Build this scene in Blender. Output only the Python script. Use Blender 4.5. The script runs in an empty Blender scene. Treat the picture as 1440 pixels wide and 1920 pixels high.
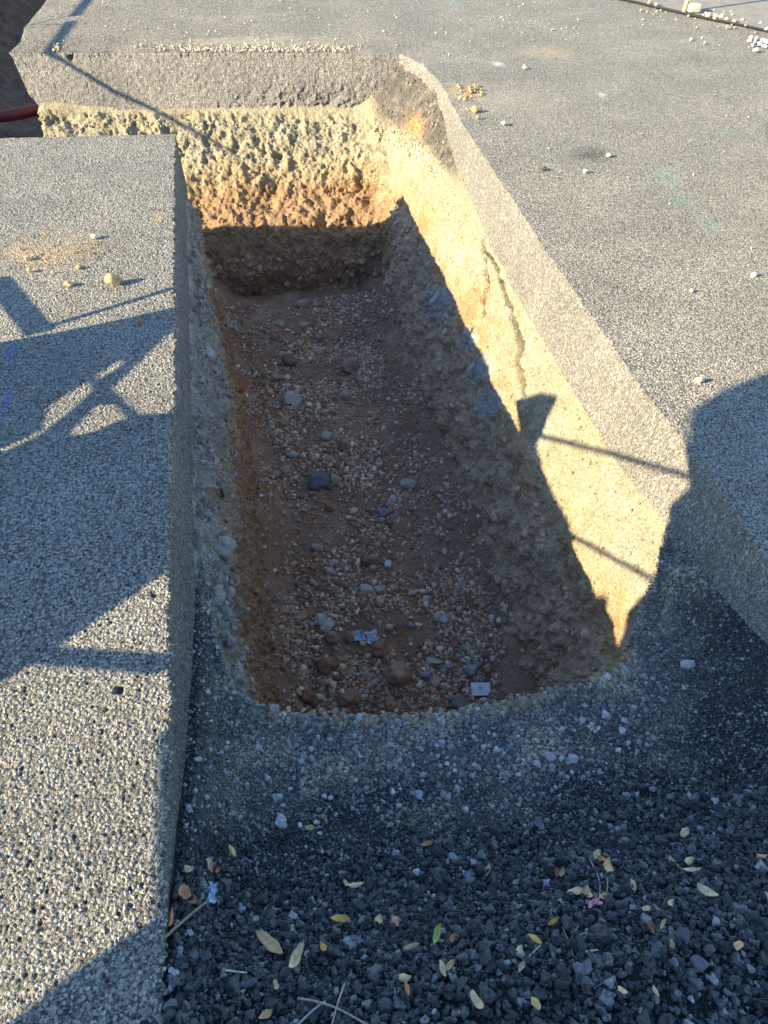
import bpy, math, random
import numpy as np
from mathutils import Vector, Matrix
from mathutils.geometry import tessellate_polygon
R = math.radians
sc = bpy.context.scene
col = sc.collection
# ------------------------------------------------------------------ camera
CH = 1.5; FPX = 1331.0; HY = -490.0; VX = 337.0
PITCH = math.atan((960 - HY) / FPX); YAW = math.atan((720 - VX) / math.hypot(FPX, 960 - HY))
cam = bpy.data.cameras.new('camera'); camo = bpy.data.objects.new('camera', cam); col.objects.link(camo)
cam.sensor_fit = 'VERTICAL'; cam.sensor_height = 36; cam.lens = 36 * FPX / 1920
cam.clip_start = 0.05; cam.clip_end = 500
camo.location = (0, 0, CH); camo.rotation_euler = (math.pi / 2 - PITCH, 0, -YAW)
sc.camera = camo
# ------------------------------------------------------------------ sky + sun
SAZ = R(13.5); SEL = R(22.9)
SL = np.array((math.cos(SEL) * math.cos(SAZ), math.cos(SEL) * math.sin(SAZ), -math.sin(SEL)))   # way the light travels
w = bpy.data.worlds.new('World'); sc.world = w; w.use_nodes = True
wn = w.node_tree.nodes; wl = w.node_tree.links
sky = wn.new('ShaderNodeTexSky'); sky.sky_type = 'NISHITA'; sky.sun_disc = False
sky.sun_elevation = SEL; sky.sun_rotation = math.atan2(-SL[0], -SL[1]) % (2 * math.pi)
sky.air_density = 1.0; sky.dust_density = 0.2; sky.ozone_density = 3.0
bg = wn['Background']; bg.inputs['Strength'].default_value = 0.13
tint = wn.new('ShaderNodeMix'); tint.data_type = 'RGBA'; tint.blend_type = 'MULTIPLY'; tint.inputs[0].default_value = 1; tint.inputs[7].default_value = (.94, .98, 1.03, 1)
wl.new(sky.outputs[0], tint.inputs[6]); wl.new(tint.outputs[2], bg.inputs['Color'])
sun = bpy.data.lights.new('sun', 'SUN'); sun.energy = 5.0; sun.angle = R(0.5); sun.color = (1.0, 0.83, 0.57)
suno = bpy.data.objects.new('sun', sun); col.objects.link(suno)
suno.rotation_euler = Vector(SL).to_track_quat('-Z', 'Y').to_euler()
sc.view_settings.view_transform = 'Standard'; sc.view_settings.look = 'None'
sc.view_settings.exposure = 1.45; sc.view_settings.gamma = 1.0
try: sc.view_settings.use_curve_mapping = False
except Exception: pass

# ------------------------------------------------------------------ helpers: pixel -> place on a real surface
_R = np.array((math.cos(YAW), -math.sin(YAW), 0)); _h = np.array((math.sin(YAW), math.cos(YAW), 0)); _z = np.array((0, 0, 1.0))
_F = _h * math.cos(PITCH) - _z * math.sin(PITCH); _D = -_h * math.sin(PITCH) - _z * math.cos(PITCH)
CAM = np.array((0, 0, CH))
def ray(x, y): return _F + _R * ((x - 720) / FPX) + _D * ((y - 960) / FPX)
def onz(x, y, z=0.0):
    r = ray(x, y); return CAM + r * ((z - CH) / r[2])
def onx(x, y, X):
    r = ray(x, y); return CAM + r * (X / r[0])
def ony(x, y, Y):
    r = ray(x, y); return CAM + r * (Y / r[1])
def proj(P):
    Q = P - CAM; d = Q @ _F
    return 720 + FPX * (Q @ _R) / d, 960 + FPX * (Q @ _D) / d, d
# ------------------------------------------------------------------ numpy noise
def _hash(ix, iy, iz, seed):
    h = (ix.astype(np.int64) * 374761393 + iy.astype(np.int64) * 668265263 + iz.astype(np.int64) * 1274126177 + seed * 144665) & 0xffffffff
    h = ((h ^ (h >> 13)) * 1103515245) & 0xffffffff
    h = ((h ^ (h >> 16)) * 2246822519) & 0xffffffff
    h = h ^ (h >> 15)
    return (h & 0xffffff).astype(np.float64) / 0xffffff
def vnoise(P, s, seed=0):
    Q = P * s; I = np.floor(Q); f = Q - I; I = I.astype(np.int64); f = f * f * f * (f * (f * 6 - 15) + 10)
    out = 0
    for a in (0, 1):
        wa = f[..., 0] if a else 1 - f[..., 0]
        for b in (0, 1):
            wb = f[..., 1] if b else 1 - f[..., 1]
            for c in (0, 1):
                wc = f[..., 2] if c else 1 - f[..., 2]
                out = out + wa * wb * wc * _hash(I[..., 0] + a, I[..., 1] + b, I[..., 2] + c, seed)
    return out * 2 - 1
def fbm(P, s, o=4, seed=0, g=0.5):
    r = 0; a = 1; n = 0
    for k in range(o): r = r + a * vnoise(P, s * 2.03 ** k, seed + k * 17); n += a; a *= g
    return r / n
def worley(P, s, seed=0):
    Q = P * s; I = np.floor(Q).astype(np.int64); F1 = np.full(Q.shape[:-1], 9.0); ID = np.zeros(Q.shape[:-1])
    for a in (-1, 0, 1):
        for b in (-1, 0, 1):
            for c in (-1, 0, 1):
                X, Y, Z = I[..., 0] + a, I[..., 1] + b, I[..., 2] + c
                dx = X + _hash(X, Y, Z, seed) - Q[..., 0]; dy = Y + _hash(X, Y, Z, seed + 1) - Q[..., 1]; dz = Z + _hash(X, Y, Z, seed + 2) - Q[..., 2]
                d = np.sqrt(dx * dx + dy * dy + dz * dz); m = d < F1
                F1 = np.where(m, d, F1); ID = np.where(m, _hash(X, Y, Z, seed + 3), ID)
    return F1, ID
def sstep(x, a, b):
    t = np.clip((x - a) / (b - a), 0, 1); return t * t * (3 - 2 * t)
def lerp(a, b, t): return a + (b - a) * t
# ------------------------------------------------------------------ mesh helpers
def make_obj(name, V, F, mat, C=None, parent=None, smooth=True, loc=None, link=True, extra=None):
    V = np.asarray(V, dtype=np.float64); F = np.asarray(F, dtype=np.int32)
    me = bpy.data.meshes.new(name)
    if loc is not None: V = V - np.asarray(loc)
    me.vertices.add(len(V)); me.vertices.foreach_set('co', V.astype(np.float32).ravel())
    k = F.shape[1]; me.loops.add(F.size); me.polygons.add(len(F))
    me.loops.foreach_set('vertex_index', F.ravel())
    me.polygons.foreach_set('loop_start', np.arange(0, F.size, k, dtype=np.int32))
    me.polygons.foreach_set('loop_total', np.full(len(F), k, dtype=np.int32))
    me.polygons.foreach_set('use_smooth', np.full(len(F), smooth))
    if C is not None:
        C = np.asarray(C, dtype=np.float32)
        if C.shape[1] == 3: C = np.hstack([C, np.ones((len(C), 1), np.float32)])
        a = me.attributes.new('Col', 'FLOAT_COLOR', 'POINT'); a.data.foreach_set('color', C.ravel())
    me.update(calc_edges=True); me.validate()
    me.materials.append(mat)
    o = bpy.data.objects.new(name, me)
    if link: col.objects.link(o)
    if loc is not None: o.location = loc
    if parent is not None: o.parent = parent
    return o
def grid_faces(nr, nc, off=0, flip=False):
    i = np.arange(nr - 1)[:, None]; j = np.arange(nc - 1)[None, :]
    a = (i * nc + j).ravel() + off; b = a + 1; c = a + nc + 1; d = a + nc
    return np.stack([a, d, c, b] if flip else [a, b, c, d], 1)
def tag(o, label=None, cat=None, group=None, kind=None):
    if label: o['label'] = label
    if cat: o['category'] = cat
    if group: o['group'] = group
    if kind: o['kind'] = kind
    return o
def empty(name, loc):
    o = bpy.data.objects.new(name, None); o.location = loc; o.empty_display_size = .02; col.objects.link(o); return o
# ------------------------------------------------------------------ materials
class NT:
    def __init__(s, name, rough=.9, disp=None):
        s.m = bpy.data.materials.new(name); s.m.use_nodes = True; s.t = s.m.node_tree; s.n = s.t.nodes; s.l = s.t.links
        s.b = s.n['Principled BSDF']; s.b.inputs['Roughness'].default_value = rough; s.out = s.n['Material Output']
        s.tc = s.n.new('ShaderNodeTexCoord').outputs['Object']
        if disp: s.m.displacement_method = disp
    def lk(s, a, b): s.l.new(a, b)
    def val(s, sock, v):
        if hasattr(v, 'links') or isinstance(v, bpy.types.NodeSocket): s.l.new(v, sock)
        else: sock.default_value = v
    def math(s, op, a, b=None, c=None, clamp=False):
        n = s.n.new('ShaderNodeMath'); n.operation = op; n.use_clamp = clamp; s.val(n.inputs[0], a)
        if b is not None: s.val(n.inputs[1], b)
        if c is not None: s.val(n.inputs[2], c)
        return n.outputs[0]
    def vor(s, scale, feat='F1', vec=None, rand=1.0):
        n = s.n.new('ShaderNodeTexVoronoi'); n.feature = feat; n.inputs['Scale'].default_value = scale; n.inputs['Randomness'].default_value = rand
        s.lk(vec or s.tc, n.inputs['Vector']); return n
    def noise(s, scale, detail=3, rough=.55, vec=None, dist=0):
        n = s.n.new('ShaderNodeTexNoise'); n.inputs['Scale'].default_value = scale; n.inputs['Detail'].default_value = detail
        n.inputs['Roughness'].default_value = rough; n.inputs['Distortion'].default_value = dist; s.lk(vec or s.tc, n.inputs['Vector']); return n.outputs[0]
    def ramp(s, f, stops, interp='LINEAR'):
        n = s.n.new('ShaderNodeValToRGB'); n.color_ramp.interpolation = interp; e = n.color_ramp.elements
        while len(e) < len(stops): e.new(.5)
        for i, (p, c) in enumerate(stops): e[i].position = p; e[i].color = (*c, 1) if len(c) == 3 else c
        s.val(n.inputs[0], f); return n.outputs[0]
    def mix(s, f, a, b, mode='MIX'):
        n = s.n.new('ShaderNodeMix'); n.data_type = 'RGBA'; n.blend_type = mode; s.val(n.inputs[0], f); s.val(n.inputs[6], a); s.val(n.inputs[7], b); return n.outputs[2]
    def attr(s, name='Col'):
        n = s.n.new('ShaderNodeAttribute'); n.attribute_name = name; return n
    def mapping(s, scale, vec=None):
        n = s.n.new('ShaderNodeMapping'); n.inputs['Scale'].default_value = scale; s.lk(vec or s.tc, n.inputs['Vector']); return n.outputs[0]
    def displace(s, h, amp):
        n = s.n.new('ShaderNodeDisplacement'); n.inputs['Scale'].default_value = amp; n.inputs['Midlevel'].default_value = .5
        s.lk(h, n.inputs['Height']); s.lk(n.outputs[0], s.out.inputs['Displacement'])
    def bump(s, h, dist, strength=1.0):
        n = s.n.new('ShaderNodeBump'); n.inputs['Distance'].default_value = dist; n.inputs['Strength'].default_value = strength
        s.lk(h, n.inputs['Height']); s.lk(n.outputs[0], s.b.inputs['Normal'])
    def color(s, c): s.val(s.b.inputs['Base Color'], c)
WM = (1, .945, .76)
def G(v, t=(1, .965, .81)): return (v * t[0], v * t[1], v * t[2])

def mat_asphalt(name, sc_big=118, amp=.006, stops=None, tint=True, streak=0, pore=.45):
    m = NT(name, .85, 'BOTH')
    vec = m.tc
    if streak: vec = m.mapping((1, 1, .55))
    dn = m.n.new('ShaderNodeTexNoise'); dn.inputs['Scale'].default_value = sc_big * 1.6; dn.inputs['Detail'].default_value = 1; m.lk(vec, dn.inputs['Vector'])
    vm = m.n.new('ShaderNodeVectorMath'); vm.operation = 'MULTIPLY_ADD'; m.lk(dn.outputs['Color'], vm.inputs[0]); vm.inputs[1].default_value = (.85 / sc_big,) * 3; m.lk(vec, vm.inputs[2]); vec = vm.outputs[0]
    v1 = m.vor(sc_big, vec=vec); v2 = m.vor(sc_big * 2.3, vec=vec)
    n1 = m.noise(sc_big * .35, 2)
    # domed stones, a few missing (pores)
    d1 = m.math('SUBTRACT', 1.0, m.math('MULTIPLY', m.math('MULTIPLY', v1.outputs['Distance'], v1.outputs['Distance']), 2.4), clamp=True)
    sep = m.n.new('ShaderNodeSeparateColor'); m.lk(v1.outputs['Color'], sep.inputs[0])
    keep = m.math('GREATER_THAN', sep.outputs[0], .20)
    hh = m.math('MULTIPLY', m.math('MULTIPLY', d1, keep), m.math('ADD', m.math('MULTIPLY', sep.outputs[1], .6), .5))
    d2 = m.math('SUBTRACT', .55, v2.outputs['Distance'], clamp=True)
    h = m.math('ADD', hh, m.math('MULTIPLY', d2, .55))
    h = m.math('ADD', h, m.math('MULTIPLY', n1, .35))
    m.displace(h, amp)
    c = m.ramp(sep.outputs[2], stops or [(0, G(.19)), (.3, G(.29)), (.6, G(.38)), (.85, G(.48)), (.95, G(.60)), (1, (.52, .42, .25))])
    gap = m.ramp(hh, [(.10, (1, 1, 1)), (.42, (0, 0, 0))])
    sep2 = m.n.new('ShaderNodeSeparateColor'); m.lk(v2.outputs['Color'], sep2.inputs[0])
    fines = m.ramp(sep2.outputs[0], [(0, G(.05)), (.5, G(.13)), (1, G(.42))])
    c = m.mix(gap, c, fines)
    if not streak:      # open pores between groups of stones
        v3 = m.vor(50 if amp > .004 else 60); s3 = m.n.new('ShaderNodeSeparateColor'); m.lk(v3.outputs['Color'], s3.inputs[0])
        po = m.math('MULTIPLY', m.ramp(v3.outputs['Distance'], [(.16, (1, 1, 1)), (.30, (0, 0, 0))]), m.math('GREATER_THAN', s3.outputs[0], 1 - pore - .1))
        c = m.mix(m.math('MULTIPLY', po, .85), c, (.045, .042, .038, 1)); h = m.math('SUBTRACT', h, m.math('MULTIPLY', po, .9)); m.displace(h, amp)
    big = m.noise(2.3, 4)
    c = m.mix(1.0, c, m.ramp(big, [(.3, (.82, .82, .82)), (.7, (1.12, 1.1, 1.08))]), 'MULTIPLY')
    if tint:
        a = m.attr('Col'); dust = m.math('MULTIPLY', a.outputs['Alpha'], m.ramp(m.noise(60, 3), [(.3, (.35, .35, .35)), (.6, (1, 1, 1))]))
        c = m.mix(dust, c, a.outputs['Color'])
    m.color(c); return m.m
M_TOP = mat_asphalt('asphalt_top', amp=.0042, pore=.38)
M_TOPR = mat_asphalt('asphalt_top_fine', 135, .0036, [(0, G(.22, WM)), (.3, G(.31, WM)), (.6, G(.40, WM)), (.85, G(.50, WM)), (.95, G(.62, WM)), (1, (.55, .44, .26))], pore=.39)
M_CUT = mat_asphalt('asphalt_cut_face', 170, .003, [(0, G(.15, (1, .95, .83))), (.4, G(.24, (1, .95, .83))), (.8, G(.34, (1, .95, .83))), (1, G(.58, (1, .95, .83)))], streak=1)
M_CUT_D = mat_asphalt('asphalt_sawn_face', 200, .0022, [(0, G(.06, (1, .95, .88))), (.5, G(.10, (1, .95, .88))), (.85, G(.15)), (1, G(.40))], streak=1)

def mat_soil(name, s=60, amp=.012, speck=.5, rough=.95):
    m = NT(name, rough, 'BOTH'); a = m.attr('Col').outputs['Color']
    v = m.vor(s); v2 = m.vor(s * 2.7); n = m.noise(s * .6, 5, .65); n2 = m.noise(s * 3, 4, .7)
    d = m.math('SUBTRACT', 1.0, m.math('MULTIPLY', v.outputs['Distance'], 1.35), clamp=True)
    vs = m.n.new('ShaderNodeSeparateColor'); m.lk(v.outputs['Color'], vs.inputs[0])
    pit = m.math('MULTIPLY', m.math('SUBTRACT', .34, v.outputs['Distance'], clamp=True), m.math('GREATER_THAN', vs.outputs[0], .85))
    h = m.math('ADD', m.math('MULTIPLY', d, .22), m.math('MULTIPLY', m.math('SUBTRACT', 1.0, v2.outputs['Distance'], clamp=True), .25))
    h = m.math('ADD', h, m.math('MULTIPLY', n, .8)); h = m.math('ADD', h, m.math('MULTIPLY', n2, .5))
    h = m.math('SUBTRACT', m.math('SUBTRACT', h, .45), m.math('MULTIPLY', pit, 2.6))
    m.displace(h, amp)
    sp = m.n.new('ShaderNodeSeparateColor'); m.lk(v2.outputs['Color'], sp.inputs[0])
    k = m.ramp(sp.outputs[0], [(0, (1 - speck * .5,) * 3), (.7, (1, 1, 1)), (.93, (1 + speck * .4,) * 3), (1, (1 + speck,) * 3)])
    c = m.mix(1.0, a, k, 'MULTIPLY')
    k2 = m.ramp(m.noise(14, 5, .6), [(.3, (.8, .79, .78)), (.7, (1.15, 1.14, 1.12))])
    c = m.mix(1.0, c, k2, 'MULTIPLY')
    m.color(c); return m.m
M_SOIL = mat_soil('trench_soil')
M_GRIT = mat_soil('gravel_bed', 150, .006, 1.0)
def mat_stone(name, rough=.75, sc_=220, amp=.0012):
    m = NT(name, rough); a = m.attr('Col').outputs['Color']
    n = m.noise(sc_, 4, .6); n2 = m.noise(sc_ * .22, 3)
    c = m.mix(1.0, a, m.ramp(n, [(.3, (.72, .72, .72)), (.7, (1.25, 1.24, 1.2))]), 'MULTIPLY')
    c = m.mix(1.0, c, m.ramp(n2, [(.3, (.8, .8, .8)), (.7, (1.18, 1.15, 1.1))]), 'MULTIPLY')
    m.color(c); m.bump(m.math('ADD', n, m.math('MULTIPLY', n2, 2.0)), amp); return m.m
M_STONE = mat_stone('stone')
M_CHUNK = mat_stone('asphalt_crumb', .5, 500, .002)
def mat_plain(name, rgb, rough=.6, var=.15, scale=80, bump=0.0005, attr=False):
    m = NT(name, rough); n = m.noise(scale, 4)
    base = m.attr('Col').outputs['Color'] if attr else (*rgb, 1)
    c = m.mix(1.0, base, m.ramp(n, [(.3, (1 - var,) * 3), (.7, (1 + var,) * 3)]), 'MULTIPLY'); m.color(c); m.bump(n, bump); return m.m
M_LEAF = mat_plain('dry_leaf', (.5, .4, .2), .7, .25, 150, .0008, True)
M_HOSE = mat_plain('red_hose', (.16, .022, .028), .45, .25, 40)
M_CARD = mat_plain('white_card', (.75, .78, .85), .5, .06, 60, .0002)
M_INK = mat_plain('grey_ink', (.12, .12, .16), .6)
M_CASTER_BAR = mat_plain('caster_bar_grey', (.35, .36, .37), .45, .1)
M_CASTER_PANEL = mat_plain('caster_panel_grey', (.12, .13, .14), .7, .2, 12, .004)
M_LANE = mat_plain('smooth_lane', (.27, .25, .205), .85, .18, 9, .002)
M_YELLOW = mat_plain('yellow_stake', (.62, .50, .20), .6, .25, 60)

# ------------------------------------------------------------------ stains on the asphalt: (x, y, rx, ry, colour, strength)
SAND = (.50, .36, .18); CREAM = (.52, .46, .32); GREEN = (.12, .36, .27); BLUE = (.05, .17, .52)
def px(x, y): p = onz(x, y, 0.0); return p[0], p[1]
ST = []
def stain(x, y, rx, ry, c, a): X, Y = px(x, y); ST.append((X, Y, rx, ry, c, a))
stain(862, 172, .13, .16, SAND, .95); stain(880, 205, .12, .07, SAND, .7); stain(930, 190, .4, .35, CREAM, .3)
stain(1030, 97, .22, .16, SAND, .55); stain(430, 78, .75, .14, CREAM, .6); stain(560, 85, .5, .12, CREAM, .5); stain(100, 97, .10, .08, SAND, .3)
stain(297, 406, .035, .07, SAND, .7); stain(110, 470, .20, .22, SAND, .45); stain(60, 480, .15, .15, SAND, .4)
stain(1245, 325, .09, .10, GREEN, .25); stain(1275, 375, .07, .06, GREEN, .5); stain(1335, 425, .06, .07, GREEN, .42); stain(1255, 345, .05, .1, GREEN, .45)
stain(848, 6, .08, .12, GREEN, .5); stain(935, 120, .05, .07, (.7, .7, .66), .9); stain(1130, 177, .04, .06, (.65, .62, .5), .8)
stain(1365, 250, .1, .1, GREEN, .25); stain(1105, 290, .12, .10, (.05, .045, .04), .75); stain(790, 122, .05, .05, (.6, .5, .25), .9)
stain(20, 660, .022, .07, BLUE, .5); stain(12, 750, .018, .12, BLUE, .55); stain(1390, 35, .4, .25, CREAM, .35)
def stains(P):
    C = np.zeros((len(P), 4)); acc = np.zeros(len(P)); rgb = np.zeros((len(P), 3))
    wv = fbm(P, 9, 3, 5) * .5 + fbm(P, 40, 2, 9) * .45
    for (X, Y, rx, ry, c, a) in ST:
        q = ((P[:, 0] - X) / rx) ** 2 + ((P[:, 1] - Y) / ry) ** 2
        m = np.clip(1.15 - q ** .5 + wv, 0, 1) * a * (np.abs(P[:, 2]) < .03)
        rgb += m[:, None] * np.array(c); acc += m
    C[:, :3] = rgb / np.maximum(acc, 1e-6)[:, None]; C[:, 3] = np.clip(acc, 0, 1) * .85
    return C
# ------------------------------------------------------------------ the asphalt: left slab
def rows_graded(u0, u1, k=.55):
    r = [u0]
    while r[-1] < u1:
        u = max(r[-1], 0.0); d2 = u * u + 2.25; r.append(r[-1] + k * max(.0018, d2 / (710 * 1.5)))
    r[-1] = u1; return np.array(r)
def edge_noise(t, seed, a=.007):
    a = a * 1.5
    P = np.stack([t, t * 0, t * 0], -1); return fbm(P, 60, 3, seed) * a + fbm(P, 4, 2, seed + 3) * a * .8
def left_edge(u): return -.338 - .004 * np.sin(u * 1.7) + edge_noise(u, 3, .008)
LT = .30      # slab thickness
BLU = [-.6, .4, .65, .9, 1.2, 2.0, 3.0, 4.4]; BLX = [-.352, -.352, -.345, -.331, -.325, -.320, -.322, -.330]
def XBL(u): return float(np.interp(u, BLU, BLX))
ur = rows_graded(-.6, 4.4)
ncf, nct = 70, 330
V = np.zeros((len(ur), ncf + nct, 3))
far_off = lambda X: (X + .338) * -.128       # the far edge runs a little askew
for i, u in enumerate(ur):
    xe = float(left_edge(np.array([u]))[0]); xb = XBL(u)
    t = np.linspace(1, 0, ncf); xs0 = -.338 - .004 * math.sin(u * 1.7); X1 = lerp(xs0, xb, t) + (xe - xs0) * np.clip(1 - t * 12, 0, 1); Z1 = -LT * t
    xl = min(-.75, onz(-60, proj(np.array([[xe, max(u, 0.05), 0]]))[1][0])[0]) if u > .05 else -.75
    t2 = np.linspace(0, 1, nct + 1)[1:]; X2 = lerp(xe, xl, t2 ** 1.15); 
    X = np.concatenate([X1, X2]); Z = np.concatenate([Z1, X2 * 0])
    V[i, :, 0] = X; V[i, :, 2] = Z; V[i, :, 1] = u + far_off(X) * sstep(np.array(u), 3.6, 4.4)
NL, NC = V.shape[:2]; VL = V.reshape(-1, 3)
FL_ = grid_faces(NL, NC, 0, True)
# coarse remainder: to the left, and the far face
xs = V[:, -1, 0]; ys = V[:, -1, 1]; sel = np.unique(np.r_[np.arange(0, NL, 25), NL - 1])
ext = []; extF = []; off = len(VL)
def add_quads(lst, rows):      # rows: list of arrays (n,3) same n
    global off
    A = np.stack(rows, 0); n, m_ = A.shape[:2]; lst.append(A.reshape(-1, 3)); f = grid_faces(n, m_, off, True); off += n * m_; return f
f1 = add_quads(ext, [np.stack([np.r_[x0 + .002, -1.6, -3, -6, -30], np.r_[y0, y0 if u < 3.6 else y0, y0, y0, y0] + (far_off(np.r_[x0, -1.6, -3, -6, -30]) - far_off(x0)) * float(sstep(np.array(u), 3.6, 4.4)), np.zeros(5)], 1) for x0, y0, u in zip(xs[sel], ys[sel], ur[sel])])
f2 = add_quads(ext, [np.stack([np.r_[-.34, -.75, -3, -6, -30], np.full(5, y), np.zeros(5)], 1) for y in (-30, -10, -3, -1, -.6)])
xf = np.r_[np.linspace(-.338, -1.5, 60), -3, -30]; yf = 4.4 + far_off(xf)
f3 = add_quads(ext, [np.stack([xf, yf, np.full(len(xf), z)], 1) for z in (0, -.15, -.3)])
VLa = np.vstack([VL] + ext); FLa = np.vstack([FL_, f1, f2, f3])
CL = stains(VLa)
# holes in the left slab's surface and face
def hole(P, X, Y, r, dep): return -dep * np.exp(-(((P[:, 0] - X) ** 2 + (P[:, 1] - Y) ** 2) / (r * r)) ** 2)
for (x, y, r, dp) in ((223, 1292, .011, .02), (200, 1330, .006, .01), (290, 1115, .007, .012)):
    X, Y = px(x, y); VLa[:, 2] += hole(VLa, X, Y, r, dp) * (VLa[:, 2] > -.02)
rngp = np.random.default_rng(5)
face = (VLa[:, 2] < -.02) & (VLa[:, 0] > -.345) & (VLa[:, 2] > -.29)
for k in range(70):
    uu = rngp.uniform(.6, 3.8); zz = rngp.uniform(-.24, -.06); r = rngp.uniform(.003, .006) * (1 + uu * .2)
    q = ((VLa[:, 1] - uu) / r) ** 2 + ((VLa[:, 2] - zz) / (r * 1.7)) ** 2
    VLa[:, 0] -= .012 * np.exp(-q * q) * face
road_l = make_obj('road', VLa, FLa, M_TOP, CL); tag(road_l, kind='structure')
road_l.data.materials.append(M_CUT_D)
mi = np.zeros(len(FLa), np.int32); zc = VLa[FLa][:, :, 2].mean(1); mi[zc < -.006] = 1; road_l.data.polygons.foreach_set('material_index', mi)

# ------------------------------------------------------------------ the asphalt: right side and far slab (one road)
RE = [(-30, 1.24), (0.0, 1.24), (1.27, 1.25), (1.83, 1.238), (2.68, 1.246), (4.2, 1.285), (4.7, 1.32), (5.03, 1.338), (5.37, 1.305)]
def right_edge(u): return np.interp(u, [a for a, b in RE], [b for a, b in RE]) + edge_noise(u, 11, .005)
RB = [(-1, .20), (.83, .28), (1.2, .30), (3.5, .32), (4.2, .23), (4.6, .18), (5.03, .15), (5.37, .15), (5.6, .15)]
def r_thick(u): return np.interp(u, [a for a, b in RB], [b for a, b in RB])
ur = rows_graded(.0, 9.0, .6); ncf, nct = 90, 480
ur = np.unique(np.r_[ur, 5.37]); V = np.zeros((len(ur), ncf + nct, 3))
for i, u in enumerate(ur):
    th = float(r_thick(u)); on = u <= 5.37
    xe = float(right_edge(np.array([u]))[0]) if on else 1.305
    t = np.linspace(1, 0, ncf); X1 = float(np.interp(u, [a for a, b in RE], [b for a, b in RE])) + (xe - float(np.interp(u, [a for a, b in RE], [b for a, b in RE]))) * np.clip(1 - t * 9, .15, 1) - .035 * t * (th / .3) if on else np.full(ncf, xe) ; Z1 = -th * t if on else np.zeros(ncf)
    if not on: X1 = xe - t * .001
    yy = proj(np.array([[xe, u, 0]]))[1][0]; xr = max(onz(1500, yy)[0], xe + .5)
    t2 = np.linspace(0, 1, nct + 1)[1:]; X2 = lerp(xe, xr, t2 ** 1.12)
    V[i, :, 0] = np.r_[X1, X2]; V[i, :, 2] = np.r_[Z1, X2 * 0]; V[i, :, 1] = u
# rounded arris
VR = V.reshape(-1, 3); FR = grid_faces(V.shape[0], V.shape[1], 0, False); nR = len(ur)
parts = [VR]; faces = [FR]; mats = [np.where(VR[FR][:, :, 2].mean(1) < -.004, 1, 0)]; off = len(VR)
sel = np.unique(np.r_[np.arange(0, nR, 25), nR - 1]); ext = []
xs = V[:, -1, 0]
f = add_quads(ext, [np.stack([np.r_[x0, max(x0 + 1, 3), max(x0 + 3, 8), 40], np.full(4, u), np.zeros(4)], 1) for x0, u in zip(xs[sel], ur[sel])]); faces.append(f[:, ::-1]); mats.append(np.zeros(len(f), int))
f = add_quads(ext, [np.stack([np.r_[-30, -3, -1.42, 0, 1.305, 8, 40], np.full(7, y), np.zeros(7)], 1) for y in (14, 25, 60)]); faces.append(f[:, ::-1]); mats.append(np.zeros(len(f), int))
f = add_quads(ext, [np.stack([np.r_[-1.42, 0, 1.305, 8, 40], np.full(5, y), np.zeros(5)], 1) for y in (9, 11, 14)]); faces.append(f[:, ::-1]); mats.append(np.zeros(len(f), int))
f = add_quads(ext, [np.stack([np.r_[1.24, 3, 8, 40], np.full(4, y), np.zeros(4)], 1) for y in (-30, -10, -3, 0)]); faces.append(f[:, ::-1]); mats.append(np.zeros(len(f), int))
f = add_quads(ext, [np.stack([np.r_[-30, -8, -2.85], np.full(3, y), np.zeros(3)], 1) for y in (4.6, 6, 9, 14)]); faces.append(f[:, ::-1]); mats.append(np.zeros(len(f), int))
parts += ext
# far slab: columns along x, rows: face bottom -> arris -> back
XA, YA = -1.482, 6.162; XBq, YBq = 1.215, 5.63
FE = [(-1.482, 6.162), (-.14, 5.90), (.6, 5.75), (1.0, 5.672), (1.205, 5.632), (1.305, 5.37)]
fx = np.r_[np.linspace(-1.482, 1.305, 700)]
fy0 = np.interp(fx, [a for a, b in FE], [b for a, b in FE]); fen = edge_noise(fx, 21, .006); fy = fy0 + fen
FBt = np.interp(fx, [-1.48, -1.40, -1.2, .92, 1.06, 1.14, 1.305], [.24, .33, .36, .36, .34, .30, .15])
nf = 60; nb = 230; rowsF = []
for t in np.linspace(1, 0, nf): rowsF.append(np.stack([fx + (.05 * t * np.clip((-1.2 - fx) / .28, 0, 1)), fy0 + fen * max(0, 1 - t * 12) - .12 * t * FBt / .36, -FBt * t], 1))
tb = np.linspace(0, 1, nb + 1)[1:] ** 1.3
xleft = np.interp(tb * (9 - 5.9) + 6.16, [6.16, 6.5, 6.9, 7.69, 9], [-1.482, -1.44, -1.47, -1.41, -1.42])
for k, t in enumerate(tb):
    yy = lerp(fy, 9.0, t); xx = lerp(xleft[k] + .02 * math.sin(k * 1.3) * (t > 0), 1.305, (fx + 1.482) / 2.787); rowsF.append(np.stack([xx, yy, xx * 0], 1))
AF = np.stack(rowsF, 0); parts.append(AF.reshape(-1, 3)); f = grid_faces(AF.shape[0], AF.shape[1], off, False); off += AF.shape[0] * AF.shape[1]
faces.append(f); mats.append(np.zeros(len(f), int))
Vall = np.vstack(parts)
zz = Vall[f][:, :, 2].mean(1); mats[-1] = np.where(zz < -.004, 1, 0)
sd = AF[nf:, 0, :]; sd2 = sd.copy(); sd2[:, 2] = -(.10 + .24 * sstep(sd2[:, 1], 6.25, 6.9)); sd2[:, 0] += .045
A = np.stack([sd2, sd], 0); Vall = np.vstack([Vall, A.reshape(-1, 3)]); f = grid_faces(2, len(sd), off, True); faces.append(f); mats.append(np.ones(len(f), int))
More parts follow.
